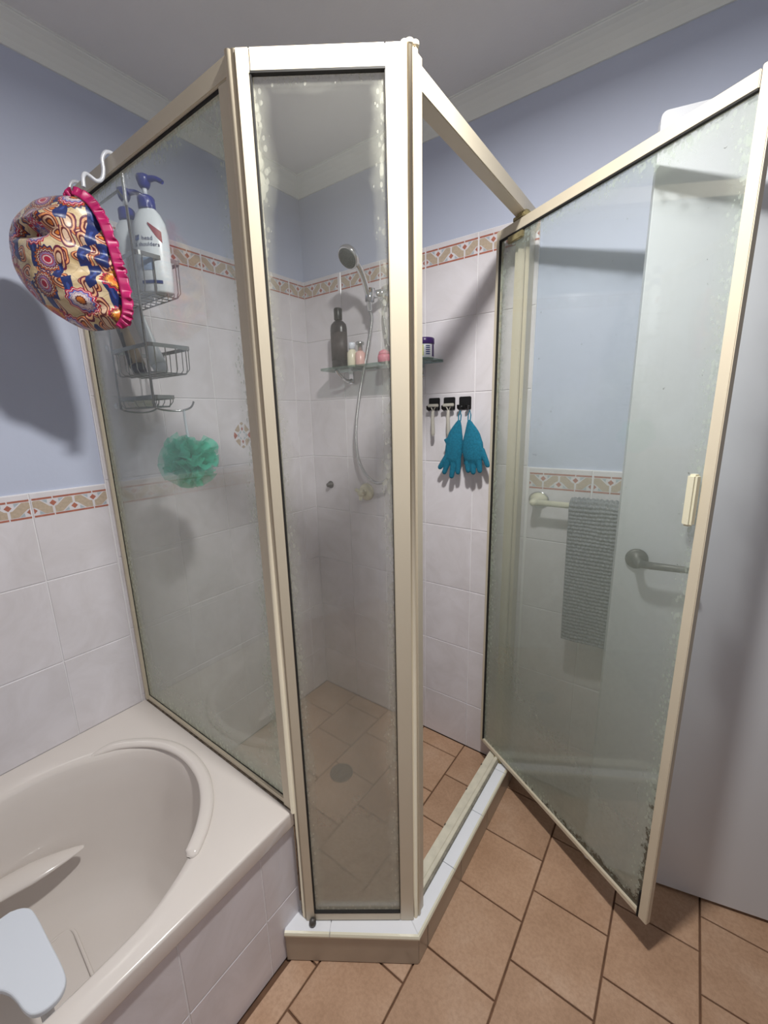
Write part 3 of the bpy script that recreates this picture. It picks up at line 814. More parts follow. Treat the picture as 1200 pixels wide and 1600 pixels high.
def arc_patch(r, a0, a1, z0, z1, n=8):
    V = []; 
    for i in range(n+1):
        a = a0+(a1-a0)*i/n
        V += [(r*math.cos(a), r*math.sin(a), z0), (r*math.cos(a), r*math.sin(a), z1)]
    return V, [[2*i, 2*i+2, 2*i+3, 2*i+1] for i in range(n)]
D_ = math.radians
b = MB(); b.add(*arc_patch(.0334, D_(-100), D_(-65), .008, .044), 0)
b.add(*arc_patch(.0336, D_(-8), D_(12), .006, .046), 1)
for k in range(5):
    b.add(*arc_patch(.0336, D_(-52), D_(-26), .012+k*.0065, .0155+k*.0065), 2 if k != 2 else 1)
b.build('jar_label', [M['jar_label'], M['purple'], M['print_navy']], e)

# adhesive hooks, razors and gloves
def hook(x, label):
    e = empty('adhesive_hook', (x, 0, 1.424), label, 'hook', 'black adhesive hooks in a row')
    MB().box((-.0235, -.006, -.0225), (.0235, -.0005, .0225), bev=.003).build('backplate', M['black'], e)
    b = MB()
    for sx in (-1, 1):
        b.tube([(sx*.014, -.005, -.014), (sx*.015, -.018, -.020), (sx*.016, -.026, -.016), (sx*.016, -.028, -.006)], [.006, .0055, .005, .004], 10)
    b.build('hook_arm', M['black'], e)
    return e
hook(.6555, 'black square adhesive hook nearest the shelf holding the left razor')
hook(.7180, 'middle black square adhesive hook holding the right razor')
hook(.7805, 'right black square adhesive hook holding the teal gloves')
def razor(x, z, tilt, label):
    e = empty('razor', (x, -.032, z), label, 'razor', 'grey razors on the black hooks', 0)
    e.rotation_euler = (0, tilt, 0)
    MB().box((-.0215, -.006, -.004), (.0215, .003, .007), bev=.002).build('razor_head', M['razor'], e)
    MB().tube([(-.011, 0, 0), (0, -.002, -.020), (.011, 0, 0)], .0028, 8).tube(spline([(0, -.002, -.016), (0, -.005, -.045), (.001, -.004, -.080), (0, -.002, -.108)], 6), [.0045, .005, .0055, .006, .0062, .0065, .0068, .007, .007, .007, .007, .007, .007, .0072, .0072, .0072, .007, .006, .0045], 12).build('handle', M['razor'], e)
razor(.667, 1.417, 0, 'grey disposable razor hanging from the left black hook')
razor(.7295, 1.417, D_(-1), 'grey disposable razor hanging from the middle hook, partly behind a glove')
def glove(name_lab, base, palm, fingers, thumb, y, cuff_top):
    e = empty('exfoliating_glove', (cuff_top[0], y, cuff_top[1]), name_lab, 'glove', 'teal gloves on the right hook')
    b = MB()
    eo_ = Vector(e.location)
    P = [Vector((p[0], y, p[1])) for p in palm]
    b.tube(spline(P, 5), [palm[0][2]]*1+[palm[min(len(palm)-1, int(i/5))][2]*(1-(i % 5)/5)+palm[min(len(palm)-1, int(i/5)+1)][2]*((i % 5)/5) for i in range(1, 5*(len(palm)-1)+1)], 18, flat=.38, flat_axis=(0, 1, 0))
    for f in fingers+[thumb]:
        r0, r1 = f[2], f[2]*.78
        L = spline([(p[0], y+(p[2] if len(p) > 2 else 0), p[1]) for p in f[0]], 5)
        n = len(L); tip = (L[-1]-L[-2]).normalized()
        rr_ = [r0+(r1-r0)*i/(n-1) for i in range(n)]
        L += [L[-1]+tip*r1*.5, L[-1]+tip*r1*.85, L[-1]+tip*r1]; rr_ += [r1*.86, r1*.5, r1*.1]
        b.tube(L, rr_, 12, flat=.75, flat_axis=(0, 1, 0))
    o = b.build('glove_body', M['glove'], e, sub=eo_)
    rm = o.modifiers.new('rm', 'REMESH'); rm.mode = 'VOXEL'; rm.voxel_size = .0016; rm.use_smooth_shade = True
    sm_ = o.modifiers.new('sm', 'SMOOTH'); sm_.factor = .6; sm_.iterations = 7
    # hanging loop
    b = MB(); x, z = cuff_top
    b.tube([(x-.004, y, z-.006), (x-.0055, y+.003, z+.014), (x-.001, y+.006, z+.030), (x+.0045, y+.003, z+.014), (x+.004, y, z-.006)], .0022, 8)
    b.build('hanging_loop', M['glove'], e, sub=eo_)
    return e
glove('teal exfoliating glove hanging on the left of the right-hand hook', None,
      [(.779, 1.366, .004), (.774, 1.345, .016), (.766, 1.315, .028), (.762, 1.285, .034), (.759, 1.255, .035), (.755, 1.228, .031), (.752, 1.214, .018), (.751, 1.208, .006)],
      [([(.742, 1.250), (.718, 1.215), (.704, 1.195)], 0, .0120), ([(.745, 1.235), (.733, 1.205), (.722, 1.178)], 0, .0120),
       ([(.762, 1.235), (.757, 1.200), (.752, 1.165)], 0, .0125), ([(.777, 1.240), (.778, 1.205), (.777, 1.180)], 0, .0115)],
      ([(.728, 1.300), (.742, 1.275), (.752, 1.26)], 0, .010), -.045, (.780, 1.368))
glove('teal exfoliating glove hanging on the right of the right-hand hook', None,
      [(.819, 1.366, .004), (.824, 1.345, .016), (.831, 1.315, .030), (.834, 1.285, .039), (.837, 1.255, .040), (.840, 1.232, .035), (.841, 1.216, .020), (.841, 1.210, .006)],
      [([(.820, 1.245), (.818, 1.210), (.820, 1.190)], 0, .0120), ([(.838, 1.240), (.838, 1.205), (.840, 1.186)], 0, .0130),
       ([(.858, 1.240), (.862, 1.208), (.864, 1.192)], 0, .0120), ([(.868, 1.265), (.882, 1.235), (.892, 1.212)], 0, .0115)],
      ([(.815, 1.290), (.806, 1.255, .01), (.806, 1.215, .01)], 0, .0105), -.052, (.820, 1.368))

# tap and small fitting
tp = empty('shower_tap', (.318, 0, 1.062), 'cream wall tap with a round flange below the hose loop', 'tap')
MB().lathe([(.038, 0), (.037, .008), (.030, .016), (.020, .020)], 28, mat=rY(0, 0, 0)).build('flange', M['cream_plastic'], tp)
b = MB().lathe([(.013, .016), (.013, .040), (.016, .044), (.012, .052)], 20, mat=rY(0, 0, 0))
for k in range(3):
    a = 2*pi*k/3+.5; b.tube([(0, -.044, 0), (.030*math.cos(a), -.046, .030*math.sin(a))], [.008, .007], 10)
b.build('tap_handle', M['cream_plastic'], tp)
tp2 = fin(MB().lathe([(.017, 0), (.016, .005), (.010, .010), (.009, .022), (.003, .025)], 20, mat=rY(0, 0, 0)).build('wall_spindle', M['screw'], None, (.103, 0, 1.078)),
          'small dull grey spindle on the tiles left of the cream tap', 'fitting')
# floor drain
dr = empty('floor_drain', (.468, -.410, 0), 'round grey floor drain grate in the shower floor', 'drain')
b = MB().tube([(.043*math.cos(2*pi*k/32), .043*math.sin(2*pi*k/32), .001) for k in range(32)], .003, 8, closed=True); b.build('drain_rim', M['screw'], dr)
b = MB()
for k in range(-4, 5):
    x = k*.009; l = math.sqrt(max(0, .041**2-x*x)); b.box((x-.002, -l, .0002), (x+.002, l, .0024))
for k in range(-4, 5):
    x = k*.009; l = math.sqrt(max(0, .041**2-x*x)); b.box((-l, x-.0015, .0002), (l, x+.0015, .0020))
b.build('grate', M['screw'], dr)
MB().lathe([(.040, .0002), (.040, .0005)], 24).build('drain_shade_disc', M['black'], dr)  # flat black disc standing in for the shade below the grate

# towel rail and bath mat
tr_ = empty('towel_rail', (1.057, 0, 1.100), 'cream towel rail with oval end bracket on the tiles behind the glass door', 'towel rail')
ro_ = Vector(tr_.location)
for x in (1.057, 1.66):
    MB().lathe([(.028, 0), (.028, .006), (.022, .012), (.015, .022), (.014, .055), (.012, .068), (.006, .072)], 24, sy=.8, mat=rY(x, 0, 1.100)).build('end_bracket', M['cream_plastic'], tr_, sub=ro_)
MB().tube([(1.060, -.058, 1.100), (1.655, -.058, 1.100)], .0095, 16).build('rail', M['cream_plastic'], tr_, sub=ro_)
MB().tube([(1.057+.031*math.cos(2*pi*k/32), -.004, 1.100+.025*math.sin(2*pi*k/32)) for k in range(32)], .0025, 8, closed=True).build('chrome_ring', M['chrome'], tr_, sub=ro_)
def mat_towel():
    e = empty('chenille_bath_mat', (1.30, -.058, 1.112), 'grey bobbled chenille bath mat folded over the towel rail', 'bath mat')
    x0, x1 = 1.168, 1.45
    # path over the rail: front bottom -> up -> over -> down the back
    path = [(-.083, .662), (-.082, .80), (-.080, .95), (-.078, 1.07), (-.075, 1.105), (-.066, 1.118), (-.056, 1.121), (-.047, 1.116), (-.041, 1.100), (-.040, 1.0), (-.040, .80)]
    P = spline([(0, y, z) for y, z in path], 18); 
    # even resample
    L = [0]
    for i in range(1, len(P)): L.append(L[-1]+(P[i]-P[i-1]).length)
    tot = L[-1]; rows_ = 330; V = []; cols_ = 116; Fc = []
    j = 0; pts = []
    for r in range(rows_+1):
        s = tot*r/rows_
        while j < len(L)-2 and L[j+1] < s: j += 1
        t = (s-L[j])/max(1e-9, L[j+1]-L[j]); p = P[j].lerp(P[j+1], t); tg = (P[j+1]-P[j]).normalized()
        pts.append((p, Vector((0, -tg.z, tg.y)) if True else None, s))
    for p, nv, s in pts:
        for c in range(cols_+1):
            u = c/cols_; x = x0+(x1-x0)*u
            row = s/.0115; colp = x/.0125+.15*math.sin(row*1.7)
            n_ = noise.noise(Vector((x*18, s*18, 0)))
            hgt = (abs(math.sin(pi*row+n_*.8))**.6)*(.45+.55*abs(math.sin(pi*colp))**.7)
            hgt = .0095*hgt*(1+.3*noise.noise(Vector((x*90, s*90, 2))))
            ed = min(1, min(u, 1-u)*cols_/2, min(s, tot-s)/.004)
            wv = .004*math.sin(x*38+s*5)
            xx_ = x+(.018*max(0, (1.1-p.z)) if u < .5 else 0)*(1-2*u)*1.0
            q_ = p+nv*(hgt*ed+wv*max(0, (1.08-p.z))*1.5)
            V.append((xx_-e.location.x, q_.y-e.location.y, q_.z-e.location.z))
    w_ = cols_+1
    for r in range(rows_):
        for c in range(cols_): Fc.append([r*w_+c, (r+1)*w_+c, (r+1)*w_+c+1, r*w_+c+1])
    me = mesh('chenille_pile', V, Fc)
    N = NT('grey_chenille'); p = N.n('ShaderNodeBsdfPrincipled', {'Roughness': .95}); tc = N.n('ShaderNodeTexCoord'); nz = N.noise(220, (tc, 'Object'), 3)
    r = N.ramp(nz, [(.3, srgb(100, 102, 108)), (.7, srgb(146, 148, 154))]); N.t.links.new(r.outputs[0], p.inputs['Base Color']); N.surf(p)
    o = link('chenille_pile', me, N.m, e, smooth=True)
    MB().box((-.005, -.0045, -.012), (.0, -.0015, .012)).build('sewn_tag', M['red'], e, (x1-e.location.x-.133, -.0265, -.125))
mat_towel()

# ------------------------------------------------------------------ caddy hanging over the side panel
cd = empty('shower_caddy', (.19, -.855, 1.42), 'grey wire shower caddy with three racks hung over the side panel', 'caddy')
co = Vector(cd.location)
XW = (.092, .290)
WY = -.8565
MB().tube([(XW[0], WY, 1.42), (XW[0], WY, 1.90), (XW[0]+.03, WY, 1.93), (XW[1]-.03, WY, 1.93), (XW[1], WY, 1.90)], .0030, 10).tube([(XW[1], WY, 1.42), (XW[1], WY, 1.905)], .0034, 10).build('upright_wire', M['wire'], cd, sub=co)
for xw in (XW[0], XW[1]):
    sh = spline([(xw, WY, 1.89), (xw, WY, 1.965), (xw+.001, -.860, 1.983), (xw+.002, -.874, 1.990), (xw+.003, -.888, 1.986), (xw+.002, -.897, 1.970), (xw, -.897, 1.948), (xw-.002, -.902, 1.930),
                 (xw-.002, -.914, 1.921), (xw-.002, -.928, 1.926), (xw, -.937, 1.926), (xw+.003, -.944, 1.915), (xw+.004, -.946, 1.895)], 6)
    MB().tube(sh, .0042, 10).build('over_panel_hook', M['white_wire'], cd, sub=co)
def basket(zr, zb, x0, x1, yf, nf=6, ns=3):
    b = MB()
    yb = WY
    pts = [(x, y) for x, y in rounded_rect(x0, yb, x1, yf, .012, 4)]
    # flat band rim
    ring = [Vector((x, y, zr)) for x, y in pts]; n = len(ring); V = []
    cxm, cym = (x0+x1)/2, (yb+yf)/2
    for p in ring:
        dv = Vector((p.x-cxm, p.y-cym, 0)).normalized()*.0012
        V += [p-dv+Vector((0, 0, -.005)), p+dv+Vector((0, 0, -.005)), p+dv+Vector((0, 0, .005)), p-dv+Vector((0, 0, .005))]
    Fc = []
    for i in range(n):
        j = (i+1) % n
        for k in range(4): Fc.append([i*4+k, j*4+k, j*4+(k+1) % 4, i*4+(k+1) % 4])
    b.add(V, Fc)
    b.build('basket_rim', M['wire'], cd, sub=co)
    b = MB(); ins = .008
    for k in range(nf):
        x = x0+.012+(x1-x0-.024)*k/(nf-1)
        xi = (x0+x1)/2+(x-(x0+x1)/2)*.92
        b.tube([(x, yf-.001, zr), (x, yf-.003, zb+.012), (xi, yf-ins, zb+.002), (xi, yf-ins-.006, zb), (xi, yb+.008, zb), (x, yb+.002, zb+.01), (x, yb+.001, zr)], .0014, 6)
    for k in range(ns):
        y = yb+.015+(yf-yb-.03)*k/max(1, ns-1)
        b.tube([(x0+.001, y, zr), (x0+.003, y, zb+.010), (x0+.010, y, zb-.0015), (x1-.010, y, zb-.0015), (x1-.003, y, zb+.010), (x1-.001, y, zr)], .0016, 6)
    b.build('basket_wires', M['wire'], cd, sub=co)
basket(1.790, 1.706, .080, .302, -.742, 7, 4)
basket(1.578, 1.512, .080, .302, -.742, 7, 4)
basket(1.448, 1.424, .080, .290, -.795, 5, 2)
for sx, xw in ((-1, XW[0]), (1, XW[1])):
    b = MB(); b.tube(spline([(xw, WY+.002, 1.430), (xw+.000, -.850, 1.418), (xw+.004, -.82, 1.412), (xw+.012, -.790, 1.412), (xw+.022, -.768, 1.420), (xw+.027, -.760, 1.436)], 5), .0026, 8)
    b.build('side_hook', M['wire'], cd, sub=co)
for z in (1.59, 1.43):
    MB().lathe([(.008, 0), (.009, .003), (.005, .006)], 14, mat=Matrix.Translation((XW[0]-.012, WY-.004, z)) @ Matrix.Rotation(pi/2, 4, 'X')).build('suction_pad', M['white_wire'], cd, sub=co)

# pump bottles in the top rack
def text_mesh(txt, size, mat, parent, loc, rot, name='lettering', depth=.0002):
    c = bpy.data.curves.new('t', 'FONT'); c.body = txt; c.size = size; c.extrude = depth; c.align_x = 'LEFT'; c.resolution_u = 2
    o = bpy.data.objects.new('t', c); COL.objects.link(o); bpy.context.view_layer.update()
    me = bpy.data.meshes.new_from_object(o.evaluated_get(bpy.context.evaluated_depsgraph_get()))
    bpy.data.objects.remove(o); me.materials.clear()
    return link(name, me, mat, parent, loc, rot)
def pump_bottle(loc, rz, sc, label, mats, front=True, spout=0):
    e = empty('pump_bottle', loc, label, 'bottle', 'white pump bottles in the top rack', rz); e.scale = (sc,)*3
    prof_ = [(.036, 0), (.040, .005), (.0415, .04), (.0425, .10), (.042, .135), (.038, .160), (.029, .180), (.019, .192), (.016, .196)]
    MB().lathe(prof_, 36, sx=1.0, sy=.66).build('body', mats[0], e)
    MB().lathe([(.0175, .192), (.0195, .194), (.0195, .216), (.016, .220), (.006, .221)], 28).build('collar', M['blue'], e)
    MB().lathe([(.0052, .219), (.0052, .246)], 14).build('pump_stem', M['white_plastic'], e)
    b = MB().lathe([(.009, .238), (.013, .244), (.0165, .256), (.0155, .264), (.008, .268), (.001, .269)], 24)
    b.tube(spline([(.006*math.cos(spout), .006*math.sin(spout), .256), (.030*math.cos(spout), .030*math.sin(spout), .256), (.050*math.cos(spout), .050*math.sin(spout), .246)], 5), [.0085, .008, .0075, .007, .0065, .006, .006, .0055, .0055, .005, .0048], 12)
    b.build('pump_head', M['blue'], e)
    if front:
        def flatp(pts, mat, nm):   # wrap a 2D outline on the elliptical body front (local -y)
            V = []
            for x, z in pts:
                r = .0427; y = -.66*math.sqrt(max(0, r*r-x*x))-.0006; V.append((x, y, z))
            return link(nm, mesh(nm, V, [list(range(len(V)))]), mat, e)
        b = MB()
        for zz0, zz1, mi, xa, xb in ((.020, .027, 0, -.024, .026), (.050, .078, 1, -.020, .012)):
            n = 10; V = []; 
            for i in range(n+1):
                x = xa+(xb-xa)*i/n; y = -.66*math.sqrt(.0426**2-x*x)-.0005; V += [(x, y, zz0), (x, y, zz1)]
            MB().add(V, [[2*i, 2*i+2, 2*i+3, 2*i+1] for i in range(n)]).build('label_stripe' if mi == 0 else 'label_block', M['print_navy'] if mi == 0 else M['print_pale'], e)
        V = []; n = 8
        for i in range(n+1):
            x = .008+.026*i/n; y = -.66*math.sqrt(.0422**2-x*x)-.0007; V += [(x, y, .152-.040*i/n-.004*math.sin(pi*i/n)), (x, y, .155-.018*i/n)]
        MB().add(V, [[2*i, 2*i+2, 2*i+3, 2*i+1] for i in range(n)]).build('label_swoosh', M['red'], e)
        def wrap(o):
            for v in o.data.vertices:
                x, z = v.co.x+o.location.x, v.co.y+o.location.z
                y = -.66*math.sqrt(max(1e-6, .0427**2-x*x))-.0009
                v.co = (x-o.location.x, y-o.location.y, z-o.location.z)
        for tx, x, z, s_ in (('head', -.010, .116, .0135), ('& shoulders', -.031, .103, .0125)):
            wrap(text_mesh(tx, s_, M['print_navy'], e, (x, 0, z), (0, 0, 0)))
        b = MB()
        for k in range(3):
            b.tube([(-.026+.004*k, -.66*math.sqrt(.0426**2-.026**2)-.0022-.0022*k, .116), (-.024+.004*k, -.66*math.sqrt(.0426**2-.026**2)-.0030-.0018*k, .127)], .0011, 6)
        b.build('emblem', M['print_navy'], e)
    return e
pump_bottle((.268, -.795, 1.7095), D_(38), 1.03, 'large white pump bottle with blue pump and lettered label, nearest in the top rack', [M['bottle_white']], spout=D_(-12))
pump_bottle((.170, -.800, 1.7095), D_(38), 1.02, 'rear white pump bottle with blue pump beside the wall in the top rack', [M['bottle_white']], front=False, spout=D_(-8))
# leaning tubes in the middle rack
def tube_obj(a, b_, r, label, cat, build):
    a, b_ = Vector(a), Vector(b_); d = b_-a; e = empty('squeeze_tube', a, label, cat, 'tubes leaning in the middle rack')
    q = Vector((0, 0, 1)).rotation_difference(d.normalized())
    e.rotation_mode = 'QUATERNION'; e.rotation_quaternion = q
    build(e, d.length); return e
def tb1(e, L):
    V = []; Fc = []; seg = 20; st = 9
    for i in range(st+1):
        t = i/st; z = .022+(L-.022)*t; rx = .022+.010*t; ry = .019*(1-t)+.002
        for k in range(seg): a = 2*pi*k/seg; V.append((rx*math.cos(a), ry*math.sin(a), z))
    for i in range(st):
        for k in range(seg): Fc.append([i*seg+k, i*seg+(k+1) % seg, (i+1)*seg+(k+1) % seg, (i+1)*seg+k])
    Fc.append(list(range(seg))[::-1]); Fc.append([st*seg+k for k in range(seg)])
    me = mesh('body', V, Fc)
    me.materials.append(M[e['m0']]); me.materials.append(M[e['m1']])
    for p in me.polygons:
        p.use_smooth = True; p.material_index = 1 if (.81*p.center.x+.586*p.center.y < -.001 and e['m0'] != e['m1']) else 0
    link('body', me, [M[e['m0']]], e)
    MB().lathe([(.016, 0), (.018, .002), (.0185, .020), (.017, .024)], 24).build('cap', M[e['mc']], e)
def mk(a, b_, m0, m1, mc, label):
    def bl(e, L):
        e['m0'] = m0; e['m1'] = m1; e['mc'] = mc; tb1(e, L)
        for k in ('m0', 'm1', 'mc'): del e[k]
    return tube_obj(a, b_, 0, label, 'tube', bl)
mk((.176, -.826, 1.518), (.105, -.834, 1.672), 'tan', 'navy', 'navy', 'tan and navy squeeze tube leaning towards the wall in the middle rack')
mk((.225, -.790, 1.518), (.172, -.815, 1.682), 'bottle_white', 'bottle_white', 'white_plastic', 'white squeeze tube leaning in the middle rack')
fin(MB().box((-.040, -.018, 0), (.040, .018, .016), bev=.008).build('soap_bar', M['soap'], None, (.165, -.824, 1.427)), 'pale bar of soap lying in the lowest rack', 'soap')
# mesh bath puff hanging from the caddy's side hook
def puff():
    e = empty('bath_puff', (.302, -.786, 1.412), 'mint green mesh bath puff hanging from the caddy hook', 'bath puff')
    N = NT('mint_mesh_netting'); d1 = N.n('ShaderNodeBsdfDiffuse', {'Color': srgb(96, 232, 200)}); d2 = N.n('ShaderNodeBsdfTranslucent', {'Color': srgb(120, 244, 214)})
    mx = N.n('ShaderNodeMixShader', {0: .4, 1: d1, 2: d2}); tr = N.n('ShaderNodeBsdfTransparent')
    N.surf(N.n('ShaderNodeMixShader', {0: .50, 1: mx, 2: tr}))
    rnd = random.Random(11); b = MB(); c = Vector((-.012, .012, -.140))
    for k in range(58):
        d = Vector((rnd.gauss(0, 1), rnd.gauss(0, 1), rnd.gauss(0, .8))).normalized()
        up = d.orthogonal().normalized(); up.rotate(Matrix.Rotation(rnd.uniform(0, 6.28), 3, d)); sd = d.cross(up)
        L = rnd.uniform(.048, .090); wd = rnd.uniform(.024, .050); n, m = 9, 7; V = []
        ph = rnd.uniform(0, 6)
        for i in range(n+1):
            t = i/n
            for j in range(m+1):
                s = j/m-.5
                ww = wd*(.3+1.1*t)*s*1.6
                V.append(c+d*(L*(t**.8)*(1-.35*s*s*4*.5))+sd*ww+up*(.012*math.sin(ph+s*9+t*5)*t+.006*math.sin(s*22+ph)))
        b.add(V, [[i*(m+1)+j, (i+1)*(m+1)+j, (i+1)*(m+1)+j+1, i*(m+1)+j+1] for i in range(n) for j in range(m)], 0, True)
    b.build('netting', N.m, e)
    MB().tube(spline([(.004, .000, .002), (-.002, .004, -.03), (-.006, .008, -.070), (-.010, .010, -.10)], 5), .0035, 8).build('cord', M['white_plastic'], e)
puff()

# ------------------------------------------------------------------ shower cap on the caddy's outer hook
def cap_mat():
    N = NT('paisley_satin')
    uv = N.n('ShaderNodeUVMap')
    dn = N.noise(9, uv, 2); dv = N.n('ShaderNodeVectorMath', {0: (dn, 'Color'), 1: (.5, .5, .5)}, operation='SUBTRACT')
    dv2 = N.n('ShaderNodeVectorMath', {0: (dv, 0), 'Scale': .018}, operation='SCALE')
    vec = N.n('ShaderNodeVectorMath', {0: uv, 1: (dv2, 0)}, operation='ADD')
    base = srgb(226, 206, 168)
    nb = N.noise(30, uv, 3); bc = N.ramp(nb, [(.35, srgb(190, 166, 124)), (.6, srgb(214, 194, 158))])
    def motif(scale, rnd, stops, petals, off, maskseed, thr, prev, amp=.03, maxr=.5):
        mp = N.n('ShaderNodeMapping', {'Vector': (vec, 0)}); mp.inputs['Location'].default_value = off; scale *= 1.1
        v = N.n('ShaderNodeTexVoronoi', {'Scale': scale, 'Randomness': rnd, 'Vector': (mp, 0)}, voronoi_dimensions='2D')
        sc = N.n('ShaderNodeVectorMath', {0: (mp, 0), 'Scale': 1.0}, operation='SCALE')
        df = N.n('ShaderNodeVectorMath', {0: (sc, 0), 1: (v, 'Position')}, operation='SUBTRACT')
        s2 = N.n('ShaderNodeSeparateXYZ', {0: (df, 0)})
        an = N.math('ARCTAN2', (s2, 1), (s2, 0))
        pe = N.math('MULTIPLY', N.math('COSINE', N.math('MULTIPLY', an, float(petals))), amp)
        d = N.math('MULTIPLY', (v, 'Distance'), N.math('ADD', 1.0, pe))
        r = N.ramp(d, stops, 'CONSTANT')
        s3 = N.n('ShaderNodeSeparateColor', {0: (v, 'Color')})
        on = N.math('GREATER_THAN', (s3, maskseed), thr)
        ins = N.math('LESS_THAN', d, maxr)
        return N.mix(N.math('MULTIPLY', on, ins), prev, r)
    cr, mg, nv, og, wh, lv, mr = srgb(176, 24, 58), srgb(96, 22, 56), srgb(22, 40, 98), srgb(206, 116, 40), srgb(216, 200, 200), srgb(140, 112, 150), srgb(96, 34, 38)
    # scrolls, leaves, medallions, flowers
    c = bc
    c = motif(21, .9, [(0, og), (.10, mr), (.17, srgb(216, 176, 146)), (.25, mr), (.31, srgb(216, 140, 90)), (.38, mg)], 3, (3.1, 1.7, 0), 0, .30, c, .14, .42)
    c = motif(19, .9, [(0, srgb(206, 176, 150)), (.14, mr), (.20, srgb(214, 160, 120)), (.27, mg)], 2, (2.7, 6.1, 0), 1, .45, c, .40, .34)
    c = motif(19, .95, [(0, srgb(50, 72, 140)), (.07, nv), (.30, srgb(18, 30, 74))], 2, (7.3, 2.2, 0), 1, .42, c, .72, .27)
    c = motif(13, .75, [(0, cr), (.10, wh), (.135, cr), (.165, lv), (.23, mg), (.27, srgb(220, 200, 170)), (.295, mg), (.33, og), (.35, mr), (.385, nv)], 18, (1.3, 5.2, 0), 0, .45, c, .07, .42)
    c = motif(11.5, .8, [(0, cr), (.10, srgb(216, 120, 130)), (.125, cr), (.155, og), (.25, srgb(222, 160, 60)), (.29, mr), (.31, og), (.33, mr), (.37, cr)], 22, (5.9, 9.4, 0), 1, .62, c, .07, .42)
    c = motif(12, .8, [(0, og), (.08, mr), (.11, wh), (.18, lv), (.20, wh), (.22, srgb(90, 110, 180)), (.26, cr), (.29, wh), (.31, cr)], 12, (8.8, 3.4, 0), 2, .58, c, .08, .35)
    vc = N.n('ShaderNodeTexVoronoi', {'Scale': 46.0, 'Vector': (vec, 0)}, voronoi_dimensions='2D', feature='DISTANCE_TO_EDGE')
    ck = N.math('MULTIPLY', N.math('LESS_THAN', (vc, 'Distance'), .018), .35)
    c = N.mix(ck, c, srgb(86, 50, 40))
    p = N.n('ShaderNodeBsdfPrincipled', {'Roughness': .38}); N.t.links.new(c.outputs[2], p.inputs['Base Color'])
    p.inputs['Sheen Weight'].default_value = .2
    nf = N.noise(22, uv, 3); bp = N.n('ShaderNodeBump', {'Strength': .35, 'Distance': .01, 'Height': nf}); N.t.links.new(bp.outputs[0], p.inputs['Normal'])
    return N.surf(p)
